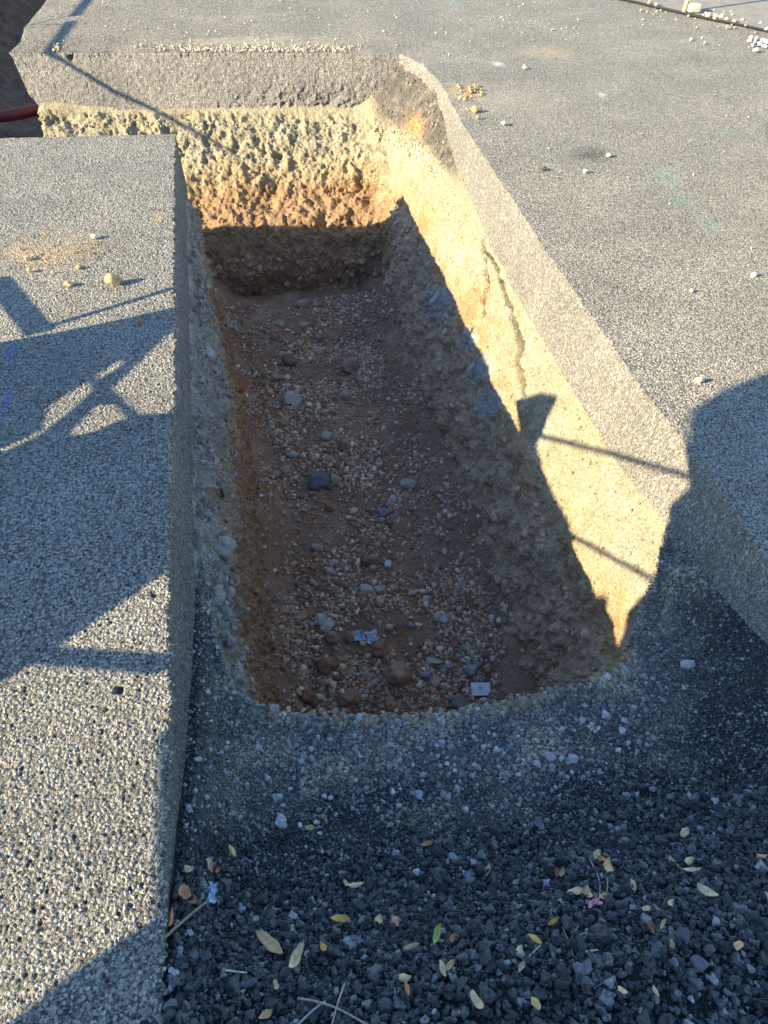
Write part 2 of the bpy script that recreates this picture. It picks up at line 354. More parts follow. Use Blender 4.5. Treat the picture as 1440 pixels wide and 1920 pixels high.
# loss of material, darker rough patches on the far face (geometry)
isf = (Vall[:, 2] < -.01) & (Vall[:, 1] > 5.2)
n_ = fbm(Vall, 16, 4, 77); rough = isf * np.clip((Vall[:, 0] + .35) * 1.2, 0, 1) * np.clip((-Vall[:, 2] - .12) * 6, 0, 1)
Vall[:, 1] += rough * (np.abs(n_) * .05) + isf * fbm(Vall, 45, 3, 4) * .006
hx, hy_ = px(128, 108); q = ((Vall[:, 0] - hx) / .02) ** 2 + ((Vall[:, 2] + .02) / .022) ** 2; Vall[:, 1] += isf * .05 * np.exp(-q * q)
# sweep of a cutting wheel left on the face: a shallow arc
ac = np.hypot(Vall[:, 0] + 1.03, (Vall[:, 2] - .2)); Vall[:, 1] -= isf * .004 * sstep(ac, .45, .453) * sstep(-Vall[:, 0], .3, .6)
CR = stains(Vall)
road_r = make_obj('road', Vall, np.vstack(faces), M_TOPR, CR); tag(road_r, kind='structure')
road_r.data.materials.append(M_CUT); road_r.data.polygons.foreach_set('material_index', np.concatenate(mats).astype(np.int32))

# ------------------------------------------------------------------ trench walls: one lofted sheet round the hole
# stations: (T, A, B, C, D) = tucked under the asphalt, top of base course, bottom of base course, clay, floor
STN = [
 ((-1.36, 14, -.0), (-1.40, 14, -.33), (-1.40, 14, -.68), (-1.42, 14, -1.05), (-1.5, 14, -1.6)),
 ((-1.36, 6.5, -.25), (-1.40, 6.5, -.33), (-1.40, 6.5, -.68), (-1.42, 6.5, -1.05), (-1.5, 6.5, -1.6)),
 ((-1.32, 6.05, -.27), (-1.40, 5.97, -.34), (-1.39, 5.72, -.66), (-1.40, 5.45, -1.02), (-1.45, 5.2, -1.55)),
 ((-.80, 5.95, -.30), (-.82, 5.88, -.36), (-.82, 5.58, -.68), (-.85, 5.25, -1.03), (-.9, 5.0, -1.55)),
 ((-.12, 5.82, -.30), (-.14, 5.75, -.36), (-.16, 5.42, -.68), (-.2, 5.07, -1.03), (-.25, 4.86, -1.55)),
 ((.62, 5.66, -.30), (.6, 5.60, -.36), (.58, 5.30, -.67), (.55, 5.03, -1.03), (.5, 4.84, -1.55)),
 ((.93, 5.62, -.30), (.85, 5.52, -.37), (.84, 5.23, -.67), (.83, 5.0, -1.03), (.75, 4.8, -1.55)),
 ((1.20, 5.70, -.014), (.98, 5.40, -.38), (.96, 5.18, -.67), (.96, 4.98, -1.03), (.85, 4.78, -1.55)),
 ((1.37, 5.43, -.014), (1.09, 5.12, -.33), (1.04, 4.93, -.64), (1.02, 4.75, -1.0), (.9, 4.62, -1.52)),
 ((1.37, 5.03, -.05), (1.16, 4.75, -.29), (1.06, 4.6, -.61), (1.02, 4.5, -1.0), (.92, 4.4, -1.5)),
 ((1.31, 4.35, -.19), (1.21, 4.25, -.27), (1.06, 4.15, -.60), (.99, 4.1, -1.0), (.9, 4.1, -1.47)),
 ((1.27, 3.4, -.26), (1.21, 3.4, -.33), (1.05, 3.4, -.62), (.97, 3.4, -1.0), (.87, 3.4, -1.42)),
 ((1.27, 2.5, -.26), (1.205, 2.5, -.32), (1.05, 2.5, -.63), (.97, 2.5, -1.0), (.88, 2.5, -1.36)),
 ((1.27, 1.75, -.26), (1.205, 1.75, -.31), (1.05, 1.75, -.64), (.97, 1.75, -1.0), (.87, 1.75, -1.34)),
 ((1.25, 1.25, -.24), (1.19, 1.22, -.29), (1.05, 1.2, -.62), (.97, 1.25, -.98), (.84, 1.42, -1.34)),
 ((1.15, .80, -.46), (1.02, .93, -.44), (.95, .96, -.58), (.89, 1.07, -.98), (.80, 1.36, -1.34)),
 ((.6, .74, -.46), (.6, .85, -.36), (.59, .88, -.55), (.57, .98, -.95), (.56, 1.2, -1.34)),
 ((.3, .72, -.46), (.283, .83, -.36), (.28, .87, -.55), (.28, .96, -.95), (.28, 1.18, -1.34)),
 ((-.24, .82, -.46), (-.16, .93, -.40), (-.14, .98, -.55), (-.13, 1.08, -.95), (-.1, 1.3, -1.34)),
 ((-.36, 1.1, -.34), (-.300, 1.17, -.33), (-.222, 1.27, -.62), (-.19, 1.32, -1.0), (-.15, 1.45, -1.34)),
 ((-.36, 1.7, -.24), (-.308, 1.7, -.29), (-.225, 1.7, -.68), (-.19, 1.72, -1.0), (-.16, 1.8, -1.34)),
 ((-.36, 2.5, -.24), (-.308, 2.5, -.29), (-.22, 2.5, -.70), (-.185, 2.5, -1.0), (-.14, 2.5, -1.36)),
 ((-.36, 3.3, -.24), (-.312, 3.3, -.29), (-.245, 3.3, -.70), (-.21, 3.3, -1.0), (-.18, 3.3, -1.42)),
 ((-.37, 4.2, -.24), (-.325, 4.22, -.29), (-.31, 4.2, -.70), (-.29, 4.18, -1.0), (-.25, 4.15, -1.5)),
 ((-.42, 4.36, -.22), (-.37, 4.40, -.27), (-.37, 4.42, -.70), (-.37, 4.45, -1.0), (-.34, 4.5, -1.55)),
 ((-1.3, 4.46, -.22), (-1.3, 4.51, -.27), (-1.3, 4.54, -.70), (-1.3, 4.56, -1.0), (-1.3, 4.62, -1.6)),
 ((-2.8, 4.62, -.22), (-2.75, 4.69, -.27), (-2.72, 4.72, -.70), (-2.7, 4.75, -1.0), (-2.65, 4.8, -1.6)),
 ((-2.85, 7, -.0), (-2.75, 7, -.27), (-2.72, 7, -.70), (-2.65, 7, -1.0), (-2.5, 7, -1.6)),
 ((-2.85, 13.8, -.0), (-2.75, 13.8, -.27), (-2.6, 13.8, -.70), (-2.5, 13.8, -1.0), (-2.3, 13.8, -1.6)),
 ((-1.3, 14.0, -.0), (-1.3, 14, -.27), (-1.3, 14, -.70), (-1.3, 13.9, -1.0), (-1.3, 13.8, -1.6)),
]
STN = np.array(STN)
mid = STN[:, 1:, :].mean(1); seg = np.r_[0, np.cumsum(np.linalg.norm(np.diff(mid[:, :2], axis=0), axis=1))]
# finer near the camera, coarser in parts that cannot be seen
s = [0.0]
while s[-1] < seg[-1]:
    X = np.interp(s[-1], seg, mid[:, 0]); Y = np.interp(s[-1], seg, mid[:, 1])
    hid = X < -1.5 or (X < -.5 and Y < 4.7)
    s.append(s[-1] + (.03 if hid else .0042 + .0006 * max(Y - 1, 0)))
s = np.array(s)
lev = np.stack([np.stack([np.interp(s, seg, STN[:, k, c]) for c in range(3)], -1) for k in range(5)], 0)   # (5, ns, 3)
def gsm(A, sig):
    k = int(3 * sig); g = np.exp(-.5 * (np.arange(-k, k + 1) / sig) ** 2); g /= g.sum()
    B = np.pad(A, ((k, k), (0, 0)), mode='edge'); return np.stack([np.convolve(B[:, c], g, 'valid') for c in range(3)], 1)
lev = np.stack([gsm(lev[k], 5 if k == 0 else 12) for k in range(5)], 0)
tt = np.concatenate([np.linspace(0, 1, 20, endpoint=False), np.linspace(1, 2, 85, endpoint=False), np.linspace(2, 3, 75, endpoint=False), np.linspace(3, 4, 90)])
# smooth interpolation down the wall
def hermite(lev, t):
    out = np.zeros((len(s), len(t), 3)); n = lev.shape[0]
    for j, q in enumerate(t):
        k = min(int(q), n - 2); f = q - k; p0 = lev[max(k - 1, 0)]; p1 = lev[k]; p2 = lev[k + 1]; p3 = lev[min(k + 2, n - 1)]
        m1 = (p2 - p0) * .35; m2 = (p3 - p1) * .35
        out[:, j] = (2 * f ** 3 - 3 * f ** 2 + 1) * p1 + (f ** 3 - 2 * f ** 2 + f) * m1 + (-2 * f ** 3 + 3 * f ** 2) * p2 + (f ** 3 - f ** 2) * m2
    return out
W = hermite(lev, tt)
def grid_normals(G_):
    du = np.gradient(G_, axis=0); dv = np.gradient(G_, axis=1); n = np.cross(dv, du); return n / np.maximum(np.linalg.norm(n, axis=-1, keepdims=True), 1e-9)
N = grid_normals(W)
# orient to the void
cen = np.array((.3, 3.0, -.8)); i_ = len(s) // 3
if ((cen - W[i_, 150]) @ N[i_, 150]) < 0: N = -N; wflip = True
else: wflip = False
TT = np.broadcast_to(tt[None, :], W.shape[:2])
P = W
onfar = (P[..., 1] > 4.75) & (P[..., 0] < 1.02); onleft = (P[..., 0] < -.05) & (P[..., 1] < 4.45); onright = (P[..., 0] > .75) & ~onfar; onnear = (P[..., 1] < 1.05) & ~onleft & (P[..., 0] < .9)
corner = sstep(P[..., 0], .93, 1.0) * sstep(P[..., 1], 4.1, 4.5) * (P[..., 1] < 6)
k_far_ = onfar * 1.0
amp = np.maximum(sstep(TT, .35, 1.15) * .85 + .15, corner * .8)
amp = np.maximum(amp, .6 * (P[..., 1] < 1.5) * (TT > .2)); amp = np.maximum(amp, .7 * k_far_ * sstep(TT, .5, .9))
top_tight = sstep(TT, 1.0, 1.5)
d = fbm(P, 3.2, 3, 1) * .030 * (top_tight * .9 + .1)
F1, ID = worley(P, 14, 31); bl = np.clip(1 - F1 * F1 * 2.6, 0, 1) * (ID > .45)
F2, ID2 = worley(P, 34, 41); bl2 = np.clip(1 - F2 * F2 * 2.4, 0, 1) * (ID2 > .4)
F3, ID3 = worley(P, 75, 51); bl3 = np.clip(1 - F3 * F3 * 2.2, 0, 1)
fb = fbm(P, 22, 5, 61, .6); ridge = 1 - np.abs(fbm(P, 30, 4, 71)) * 3
k_far = np.where(onfar, 1.0, 0.0); k_r = np.where(onright, 1.0, 0.0)
yel = 1 - sstep(TT, 1.8, 2.1)                           # within base course
right_up = k_r * yel
kf = 1 - .75 * k_far
d = d + bl * .014 * (1 - right_up * .9) * kf + bl2 * .010 * (1 - right_up * .9) * kf + bl3 * .003 * kf + fb * (.016 - .009 * right_up) 
Pj = P + np.stack([fbm(P, 20, 3, 71), fbm(P, 20, 3, 72), fbm(P, 20, 3, 73)], -1) * .025
Fc, IDc = worley(Pj * np.array((1, 1, .75)), 19, 131); Fd, IDd = worley(Pj, 48, 141)
clod = (IDc - .5) * .030 * (1 - sstep(Fc, .3, .75) * .6) + (IDd - .5) * .014 + fbm(P, 9, 5, 62, .6) * .045 + np.clip(fbm(P, 5.5, 3, 66) - .12, 0, 1) * -.09
d = d + clod * (k_far * sstep(TT, .65, 1.0) + .8 * (onleft & (P[..., 1] > .9)) + sstep(TT, 1.9, 2.2) * .45 * k_r)
Fe, IDe = worley(Pj * np.array((1, 1, .8)), 10, 151); d = d + k_r * sstep(TT, 2.0, 2.4) * (np.clip(1 - Fe * Fe * 2.2, 0, 1) * (IDe > .4) * .028 + bl * .012 + bl2 * .008 - .012)
d = d + k_r * yel * ((IDd - .5) * .007 + (IDc - .5) * .008 * sstep(fbm(P, 4, 2, 67), -.1, .3) + fbm(P, 6, 3, 68) * .016)
# undercut, chunky layer on the far wall
d = d - k_far * .05 * np.exp(-((TT - 2.3) / .22) ** 2) + k_far * .035 * np.exp(-((TT - 2.75) / .25) ** 2) - k_far * sstep(TT, 3.25, 3.6) * .06 * (1 + fbm(P, 5, 2, 8)) 
d = d - k_r * .03 * np.clip(fbm(P, 7, 3, 88), -.5, 1) * sstep(TT, 1.9, 2.5)
# cracks running down the pale base course of the right wall (followed where they are seen)
PXw, PYw, Dw = proj(P.reshape(-1, 3)); PXw = PXw.reshape(P.shape[:2]); PYw = PYw.reshape(P.shape[:2])
def seg_dist(px_, py_, pts):
    best = np.full(px_.shape, 1e9)
    for (x0, y0), (x1, y1) in zip(pts[:-1], pts[1:]):
        dx, dy = x1 - x0, y1 - y0; t = np.clip(((px_ - x0) * dx + (py_ - y0) * dy) / (dx * dx + dy * dy), 0, 1)
        best = np.minimum(best, np.hypot(px_ - x0 - t * dx, py_ - y0 - t * dy))
    return best
jit = fbm(P, 18, 3, 99) * 8
crack = [((905, 445), (912, 475), (930, 500), (945, 550), (962, 600), (975, 640), (972, 680), (980, 720), (985, 745)), ((908, 452), (905, 500), (918, 530), (905, 560), (907, 590))]
right_vis = onright & (P[..., 1] < 4.4)
ck = 0
for c in crack: ck = np.maximum(ck, np.exp(-(seg_dist(PXw + jit, PYw, c) / 2.1) ** 2))
d = d - ck * .07 * right_vis
xc = np.interp(PYw, [445, 475, 500, 550, 600, 640, 680, 745, 800], [905, 912, 930, 945, 962, 975, 972, 985, 1010])
d = d - .016 * sstep(PXw + jit - xc, -3, 3) * sstep(PYw, 430, 470) * sstep(-PYw, -800, -700) * right_vis * sstep(TT, 1.05, 1.3)
Fp, IDp = worley(P, 55, 161); Fq, IDq = worley(P, 110, 171); kk = yel * sstep(TT, 1.0, 1.2) * (onright | onfar)
d = d - kk * (.012 * sstep(-Fp, -.34, -.16) * (IDp > .72) + .006 * sstep(-Fq, -.42, -.2) * (IDq > .6))
d = d * amp
W2 = W + N * d[..., None]
# ---- colours of the strata (what the ground itself is)
C = np.zeros(W.shape)
nb_ = fbm(P, 2.6, 4, 200) * .5 + fbm(P, 18, 3, 210) * .25
T2 = TT + nb_
def cmix(C, c, m): return C * (1 - m[..., None]) + np.array(c) * m[..., None]
C[:] = (.35, .318, .215)
C = cmix(C, (.41, .38, .29), np.clip(fbm(P, 10, 4, 220) * 1.2 + .1, 0, .7))
C = cmix(C, (.38, .33, .20), sstep(-T2, -1.25, -.9) * .5)
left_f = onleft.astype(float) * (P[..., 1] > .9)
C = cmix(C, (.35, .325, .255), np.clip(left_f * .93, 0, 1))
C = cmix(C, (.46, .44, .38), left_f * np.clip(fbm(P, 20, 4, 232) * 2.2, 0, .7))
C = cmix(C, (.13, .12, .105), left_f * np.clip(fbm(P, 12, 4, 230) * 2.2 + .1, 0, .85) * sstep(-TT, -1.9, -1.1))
org = sstep(T2, 1.95, 2.2); C = cmix(C, (.40, .32, .19), sstep(T2, 1.55, 1.85) * .8)
C = cmix(C, (.36, .235, .13), org)
C = cmix(C, (.36, .27, .16), org * np.clip(fbm(P, 6, 3, 240) * 1.5, 0, .7))
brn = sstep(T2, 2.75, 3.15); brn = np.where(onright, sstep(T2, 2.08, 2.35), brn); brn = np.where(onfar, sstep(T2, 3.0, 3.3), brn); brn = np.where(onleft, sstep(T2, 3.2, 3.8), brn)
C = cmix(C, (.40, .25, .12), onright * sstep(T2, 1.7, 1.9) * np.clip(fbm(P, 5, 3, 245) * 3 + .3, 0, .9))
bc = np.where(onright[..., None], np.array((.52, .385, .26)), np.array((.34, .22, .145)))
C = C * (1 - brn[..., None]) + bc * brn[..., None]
gp = onright * np.clip(fbm(P, 3.0, 3, 250) * 2.5 + .1, 0, .75) * sstep(-T2, -2.75, -2.1) * brn
C = cmix(C, (.42, .37, .28), gp)
C = cmix(C, (.24, .215, .18), bl2 * brn * .35 * onright)
C = cmix(C, (.30, .205, .135), (sstep(T2, 3.55, 4.0)) * .7)
pit = (P[..., 0] < -1.9) | ((P[..., 0] < -.5) & (P[..., 1] < 4.9)); C = cmix(C, (.22, .15, .095), pit.astype(float))
# broken grey rubble in the far right corner
cr = sstep(-TT, -1.05, -.75) * sstep(P[..., 0], .95, 1.05) * sstep(P[..., 1], 4.0, 4.3)
C = cmix(C, (.12, .108, .09), cr)
C = cmix(C, (.25, .22, .17), cr * np.clip(fbm(P, 25, 3, 260) * 1.5, 0, .8)); C = cmix(C, (.50, .30, .12), cr * np.exp(-(((PXw - 778) / 16) ** 2 + ((PYw - 240) / 22) ** 2)))
C = cmix(C, (.55, .45, .22), cr * np.exp(-(((PXw - 795) / 18) ** 2 + ((PYw - 124) / 7) ** 2)))
# bluish grey limestone lumps set in the right wall
for (x, y, rx, ry) in ((818, 568, 24, 32), (905, 690, 26, 24), (925, 755, 22, 26), (880, 640, 14, 16), (1180, 1195, 20, 18), (1222, 1240, 20, 14)):
    m_ = np.clip(1.3 - np.hypot((PXw - x) / rx, (PYw - y) / ry) + nb_, 0, 1) * (onright | (P[..., 0] > .85)); C = cmix(C, (.36, .35, .335), np.clip(m_ * 1.5, 0, .85))
Wf = W2.reshape(-1, 3); Cf = C.reshape(-1, 3)
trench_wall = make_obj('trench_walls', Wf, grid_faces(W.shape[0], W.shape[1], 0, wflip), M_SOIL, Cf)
tag(trench_wall, kind='structure')
Nf = grid_normals(W2)
if wflip or True:
    if ((cen - W2[i_, 150]) @ Nf[i_, 150]) < 0: Nf = -Nf
# ------------------------------------------------------------------ trench floor
def zfloor(X, Y, fine=True):
    P = np.stack([X, Y, X * 0], -1)
    z = np.interp(Y, [1.0, 2.0, 3.0, 4.3, 4.9], [-1.32, -1.31, -1.34, -1.47, -1.47])
    xl = np.interp(Y, [1.3, 2.5, 3.3, 4.2], [-.17, -.14, -.18, -.26]); xr = np.interp(Y, [1.3, 2.5, 4.2], [.83, .88, .9])
    z = z + .16 * (sstep(xl + .14 - X, 0, .2) + sstep(X - xr + .20, 0, .3) * .9) + .09 * sstep(Y, 4.25, 4.75)
    z = z + fbm(P, 3.5, 3, 300) * .02
    if fine: z = z + fbm(P, 18, 3, 310) * .008
    return z
gx = np.arange(-.42, 1.12, .005); gy = rows_graded(.95, 5.2, .3); X, Y = np.meshgrid(gx, gy); Z = zfloor(X, Y)
VF = np.stack([X, Y, Z], -1).reshape(-1, 3)
CF = np.zeros(VF.shape) + (.32, .21, .135); k = np.clip(fbm(VF, 5, 4, 320) * 1.4 + .2, 0, 1)[:, None]; CF = CF * (1 - k) + np.array((.43, .31, .21)) * k
k = (np.clip(fbm(VF, 9, 3, 325) * 1.6 - .1, 0, 1) * .6)[:, None]; CF = CF * (1 - k) + np.array((.26, .12, .06)) * k
offf = len(VF); ex = np.array([[a, b, -1.56] for a in (-4, -.3, 1.2) for b in (4.0, 6.0, 9.5)]); FX = grid_faces(3, 3, offf, True)
tag(make_obj('trench_floor', np.vstack([VF, ex]), np.vstack([grid_faces(len(gy), len(gx)), FX]), M_GRIT, np.vstack([CF, np.tile((.09, .065, .045), (9, 1))])), kind='structure')
# deep ground everything sits on
gv = np.array([[a, b, -2.0] for b in (-60, 0, 70) for a in (-60, 0, 60)]); tag(make_obj('ground', gv, grid_faces(3, 3), M_SOIL, np.tile((.13, .09, .06), (9, 1))), kind='structure')

# ------------------------------------------------------------------ ramp of loose material at the near end
UE = [(-.40, 1.75), (-.31, 1.6), (-.27, 1.2), (-.22, 1.02), (-.14, .955), (.0, .90), (.283, .845), (.6, .855), (.83, .875), (.88, .90), (.95, .98), (1.04, 1.10), (1.14, 1.22), (1.20, 1.32), (1.3, 1.45)]
def uedge(x): return np.interp(x, [a for a, b in UE], [b for a, b in UE])
def zramp(X, Y, fine=True):
    ue = uedge(X); P = np.stack([X, Y, X * 0], -1)
    t = np.clip((Y - .10) / np.maximum(ue - .18, .1), 0, 1.2)
    z = .012 - (.315) * (1 - (1 - np.clip(t, 0, 1)) ** 1.5) * sstep(t, -.1, .5)
    z = z + .06 * sstep(X, 1.12, 1.25) * sstep(Y, .3, .8) - .09 * sstep(Y, .82, 1.15) * sstep(-X, -1.2, -1.08) * sstep(X, .75, .95) + fbm(P, 3.3, 3, 400) * .018 * sstep(np.abs(X - .45), .9, .3)
    z = z + fbm(P, 12, 3, 402) * .008
    if fine: z = z + fbm(P, 45, 3, 410) * .006 * (1 - .5 * sstep(Y, .3, .7))
    return z
nx, ny = 560, 520
gx = np.linspace(-.40, 1.30, nx); tv = np.linspace(0, 1, ny); rag = fbm(np.stack([gx, gx * 0, gx * 0], -1), 11, 5, 420, .65) * .055
VRm = np.zeros((ny, nx, 3))
for j, t in enumerate(tv):
    ue = uedge(gx) + rag; Yv = -.75 + (ue + .05 + .75) * t; over = np.clip((Yv - ue + .03) / .08, 0, 1)
    z = zramp(gx, np.minimum(Yv, ue)) - over ** 1.7 * .13; VRm[j] = np.stack([gx, Yv - over * .01, z], -1)
Vr = VRm.reshape(-1, 3); dE = (uedge(Vr[:, 0]) - Vr[:, 1]); nr_ = fbm(Vr, 9, 4, 430)
Cr = np.zeros(Vr.shape) + (.05, .052, .056)
def cm2(C, c, m): m = np.clip(m, 0, 1)[:, None]; return C * (1 - m) + np.array(c) * m
Cr = cm2(Cr, (.21, .19, .155), sstep(-(dE + nr_ * .16), -.34, -.16) * .8)
Cr = cm2(Cr, (.36, .325, .25), sstep(-(dE + nr_ * .2), -.2, -.04) * .7 * (.5 + nr_))
Cr = cm2(Cr, (.30, .275, .22), sstep(-Vr[:, 0], -.02, .14) * sstep(Vr[:, 1], .58, .72) * sstep(Vr[:, 0], -.33, -.26) * .8)
Cr = cm2(Cr, (.40, .27, .15), sstep(-(dE + nr_ * .05), -.05, -.01) * sstep(Vr[:, 0], -.12, .0) * sstep(-Vr[:, 0], -1.0, -.85))
Cr = cm2(Cr, (.30, .28, .22), sstep(Vr[:, 0], .85, 1.0) * sstep(Vr[:, 1], .62, .85) * sstep(-Vr[:, 0], -1.22, -1.05) * (.5 + nr_))
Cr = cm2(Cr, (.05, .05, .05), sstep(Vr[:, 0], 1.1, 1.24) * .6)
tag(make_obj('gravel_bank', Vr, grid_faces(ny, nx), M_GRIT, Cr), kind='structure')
gb = np.array([[a, b, .006 * 0 + .004] for b in (-30, -5, -.7) for a in (-.36, .4, 1.26)]); tag(make_obj('ground', gb, grid_faces(3, 3), M_GRIT, np.tile((.035, .037, .04), (9, 1))), kind='structure')

# ------------------------------------------------------------------ stones
def ico(sub):
    t = (1 + 5 ** .5) / 2
    v = [(-1, t, 0), (1, t, 0), (-1, -t, 0), (1, -t, 0), (0, -1, t), (0, 1, t), (0, -1, -t), (0, 1, -t), (t, 0, -1), (t, 0, 1), (-t, 0, -1), (-t, 0, 1)]
    f = [(0, 11, 5), (0, 5, 1), (0, 1, 7), (0, 7, 10), (0, 10, 11), (1, 5, 9), (5, 11, 4), (11, 10, 2), (10, 7, 6), (7, 1, 8), (3, 9, 4), (3, 4, 2), (3, 2, 6), (3, 6, 8), (3, 8, 9), (4, 9, 5), (2, 4, 11), (6, 2, 10), (8, 6, 7), (9, 8, 1)]
    v = [np.array(p) / np.linalg.norm(p) for p in v]
    for _ in range(sub):
        cache = {}; nf = []
        def mp(a, b):
            k = (min(a, b), max(a, b))
            if k not in cache: q = v[a] + v[b]; v.append(q / np.linalg.norm(q)); cache[k] = len(v) - 1
            return cache[k]
        for a, b, c in f: x, y, z = mp(a, b), mp(b, c), mp(c, a); nf += [(a, x, z), (b, y, x), (c, z, y), (x, y, z)]
        f = nf
    return np.array(v), np.array(f)
rng0 = np.random.default_rng(99)
I1, I1f = ico(1); I2, I2f = ico(2); I3, I3f = ico(3)
rng = np.random.default_rng(7)
def templ(base, n, rough, angular, seed):
    out = []
    for k in range(n):
        V = base.copy(); r = 1 + fbm(V + k * 7.3, 1.1, 2, seed + k) * rough
        V = V * r[:, None]
        for q in range(angular):      # plane cuts give broken faces
            nrm = rng.normal(size=3); nrm /= np.linalg.norm(nrm); c = rng.uniform(.55, .85); dd = V @ nrm; V = V - np.clip(dd - c, 0, 9)[:, None] * nrm
        out.append(V)
    return np.array(out)
T_ROUND = templ(I1, 14, .35, 1, 500); T_ANG = templ(I1, 16, .5, 5, 600); T_CRUMB = templ(I2, 18, .95, 3, 650); T_HERO = templ(I3, 10, .42, 2, 700); T_HANG = templ(I3, 8, .45, 6, 800)
def rotm(n, tilt):
    a = rng.uniform(0, 2 * np.pi, n); b = rng.normal(0, tilt, n); c = rng.uniform(0, 2 * np.pi, n)
    ca, sa, line_root, sb, cc, s_c = np.cos(a), np.sin(a), np.cos(b), np.sin(b), np.cos(c), np.sin(c); z = np.zeros(n); o = np.ones(n)
    Rz = np.stack([ca, -sa, z, sa, ca, z, z, z, o], -1).reshape(n, 3, 3); Rx = np.stack([o, z, z, z, line_root, -sb, z, sb, line_root], -1).reshape(n, 3, 3); R2 = np.stack([cc, -s_c, z, s_c, cc, z, z, z, o], -1).reshape(n, 3, 3)
    return R2 @ Rx @ Rz
def basis(Nn):
    a = np.where(np.abs(Nn[:, 2:3]) < .9, np.array((0, 0, 1.0)), np.array((1.0, 0, 0))); x = np.cross(a, Nn); x /= np.linalg.norm(x, axis=1, keepdims=True); y = np.cross(Nn, x)
    return np.stack([x, y, Nn], -1)
def stones(name, P, S, Cc, T, mat, Tf=None, Nn=None, flat=(.5, .85), elong=(.65, 1), tilt=.35, sink=.25, smooth=True, **kw):
    n = len(P); Tf = I1f if Tf is None else Tf; k = T.shape[1]
    sc3 = np.stack([S, S * rng.uniform(*elong, n), S * rng.uniform(*flat, n)], -1) * .5
    V = T[rng.integers(0, len(T), n)] * sc3[:, None, :]
    V = np.einsum('nij,nkj->nki', rotm(n, tilt), V)
    if Nn is not None: V = np.einsum('nij,nkj->nki', basis(Nn), V); up = Nn
    else: up = np.tile((0, 0, 1.0), (n, 1))
    V = V + (P + up * (sc3[:, 2] * (1 - 2 * sink))[:, None])[:, None, :]
    F = (Tf[None] + (np.arange(n) * k)[:, None, None]).reshape(-1, 3)
    return make_obj(name, V.reshape(-1, 3), F, mat, np.repeat(Cc, k, axis=0), smooth=smooth, **kw)
def pal(n, cols, wts, var=.18):
    c = np.array(cols)[rng.choice(len(cols), n, p=np.array(wts) / sum(wts))]; return np.clip(c * (1 + rng.normal(0, var, (n, 1))), .01, .9)
# --- coarse dark gravel on the near bank
DK = [(.045, .048, .055), (.075, .08, .088), (.12, .125, .135), (.20, .205, .215), (.36, .37, .38), (.26, .22, .17)]
def scatter_bank(n, u0, u1, smin, smax, dens=None, pw=2.0):
    X = rng.uniform(-.335, 1.22, n * 3); Y = rng.uniform(u0, u1, n * 3); ue = uedge(X) + .012; keep = Y < ue
    if dens is not None: keep &= rng.uniform(size=len(X)) < dens(X, Y, ue)
    X, Y = X[keep][:n], Y[keep][:n]; S = smin + (smax - smin) * rng.uniform(size=len(X)) ** pw
    return X, Y, S
def bank_block(n, u0, u1, smin, smax, colw, dens=None, pw=2.2, lift=0.0):
    X, Y, S = scatter_bank(n, u0, u1, smin, smax, dens, pw); Z = zramp(X, Y) + lift * rng.uniform(0, 1, len(X)); return np.stack([X, Y, Z], -1), S, pal(len(X), DK, colw)
coarse = lambda X, Y, ue: sstep(-(Y + fbm(np.stack([X, Y, X * 0], -1), 4, 2, 3) * .1), -.60, -.42)
B2 = [bank_block(10500, -.25, .64, .009, .018, (.40, .3, .17, .08, .04, .01), coarse, 1.6, .008), bank_block(900, -.25, .52, .017, .030, (.35, .35, .2, .08, .02, .0), coarse, 2.0, .010)]
B = [bank_block(12000, -.25, .58, .005, .012, (.36, .3, .2, .09, .05, .01), coarse, 1.5, .006),
     bank_block(44000, .2, 1.6, .003, .0075, (.32, .27, .18, .13, .09, .01), None, 1.6, .003), bank_block(15000, .3, 1.6, .006, .013, (.24, .22, .22, .18, .12, .02), lambda X, Y, ue: .4 + .6 * sstep(-(ue - Y), -.32, -.08), 1.8), bank_block(14000, .5, 1.6, .003, .007, (.05, .15, .25, .3, .22, .03), lambda X, Y, ue: sstep(-(ue - Y), -.34, -.05), 1.5, .002), bank_block(3000, .5, 1.6, .010, .020, (.1, .2, .3, .25, .13, .02), lambda X, Y, ue: sstep(-(ue - Y), -.34, -.08), 2.0)]
P_ = np.vstack([b[0] for b in B]); S_ = np.concatenate([b[1] for b in B]); C_ = np.vstack([b[2] for b in B])
dEs = uedge(P_[:, 0]) - P_[:, 1]; bench = sstep(-P_[:, 0], -.02, .14) * sstep(P_[:, 1], .58, .72) * sstep(P_[:, 0], -.33, -.26)
lift_c = np.clip(bench * .8 + sstep(-(dEs + fbm(P_, 9, 3, 430) * .2), -.34, -.08), 0, 1)[:, None] * .9 * np.clip(.62 + fbm(P_, 7, 4, 441) * 2.2, .3, 1)[:, None]
C_ = C_ * (1 - lift_c) + (np.array((.42, .385, .31)) * rng.uniform(.35, 1.5, (len(C_), 1))) * lift_c
tag(stones('gravel', P_, S_, C_, T_ANG, M_CHUNK, tilt=.8, flat=(.6, 1.0), smooth=False), 'loose dark crushed asphalt and grit sloping down to the trench edge', 'gravel', kind='stuff')
tag(stones('asphalt_crumbs', np.vstack([b[0] for b in B2]), np.concatenate([b[1] for b in B2]), np.vstack([b[2] for b in B2]), T_CRUMB, M_CHUNK, Tf=I2f, tilt=.8, flat=(.6, 1.0), smooth=False), 'coarse black asphalt crumbs heaped at the near end', 'gravel', kind='stuff')
X, Y, Sg = scatter_bank(750, .5, 1.5, .007, .019, lambda X, Y, ue: np.maximum(sstep(-(ue - Y), -.36, -.12) * np.clip(.5 + fbm(np.stack([X, Y, X * 0], -1), 6, 3, 451) * 2.5, .05, 1), .6 * (X < 0) * (Y > .6)), 1.8)
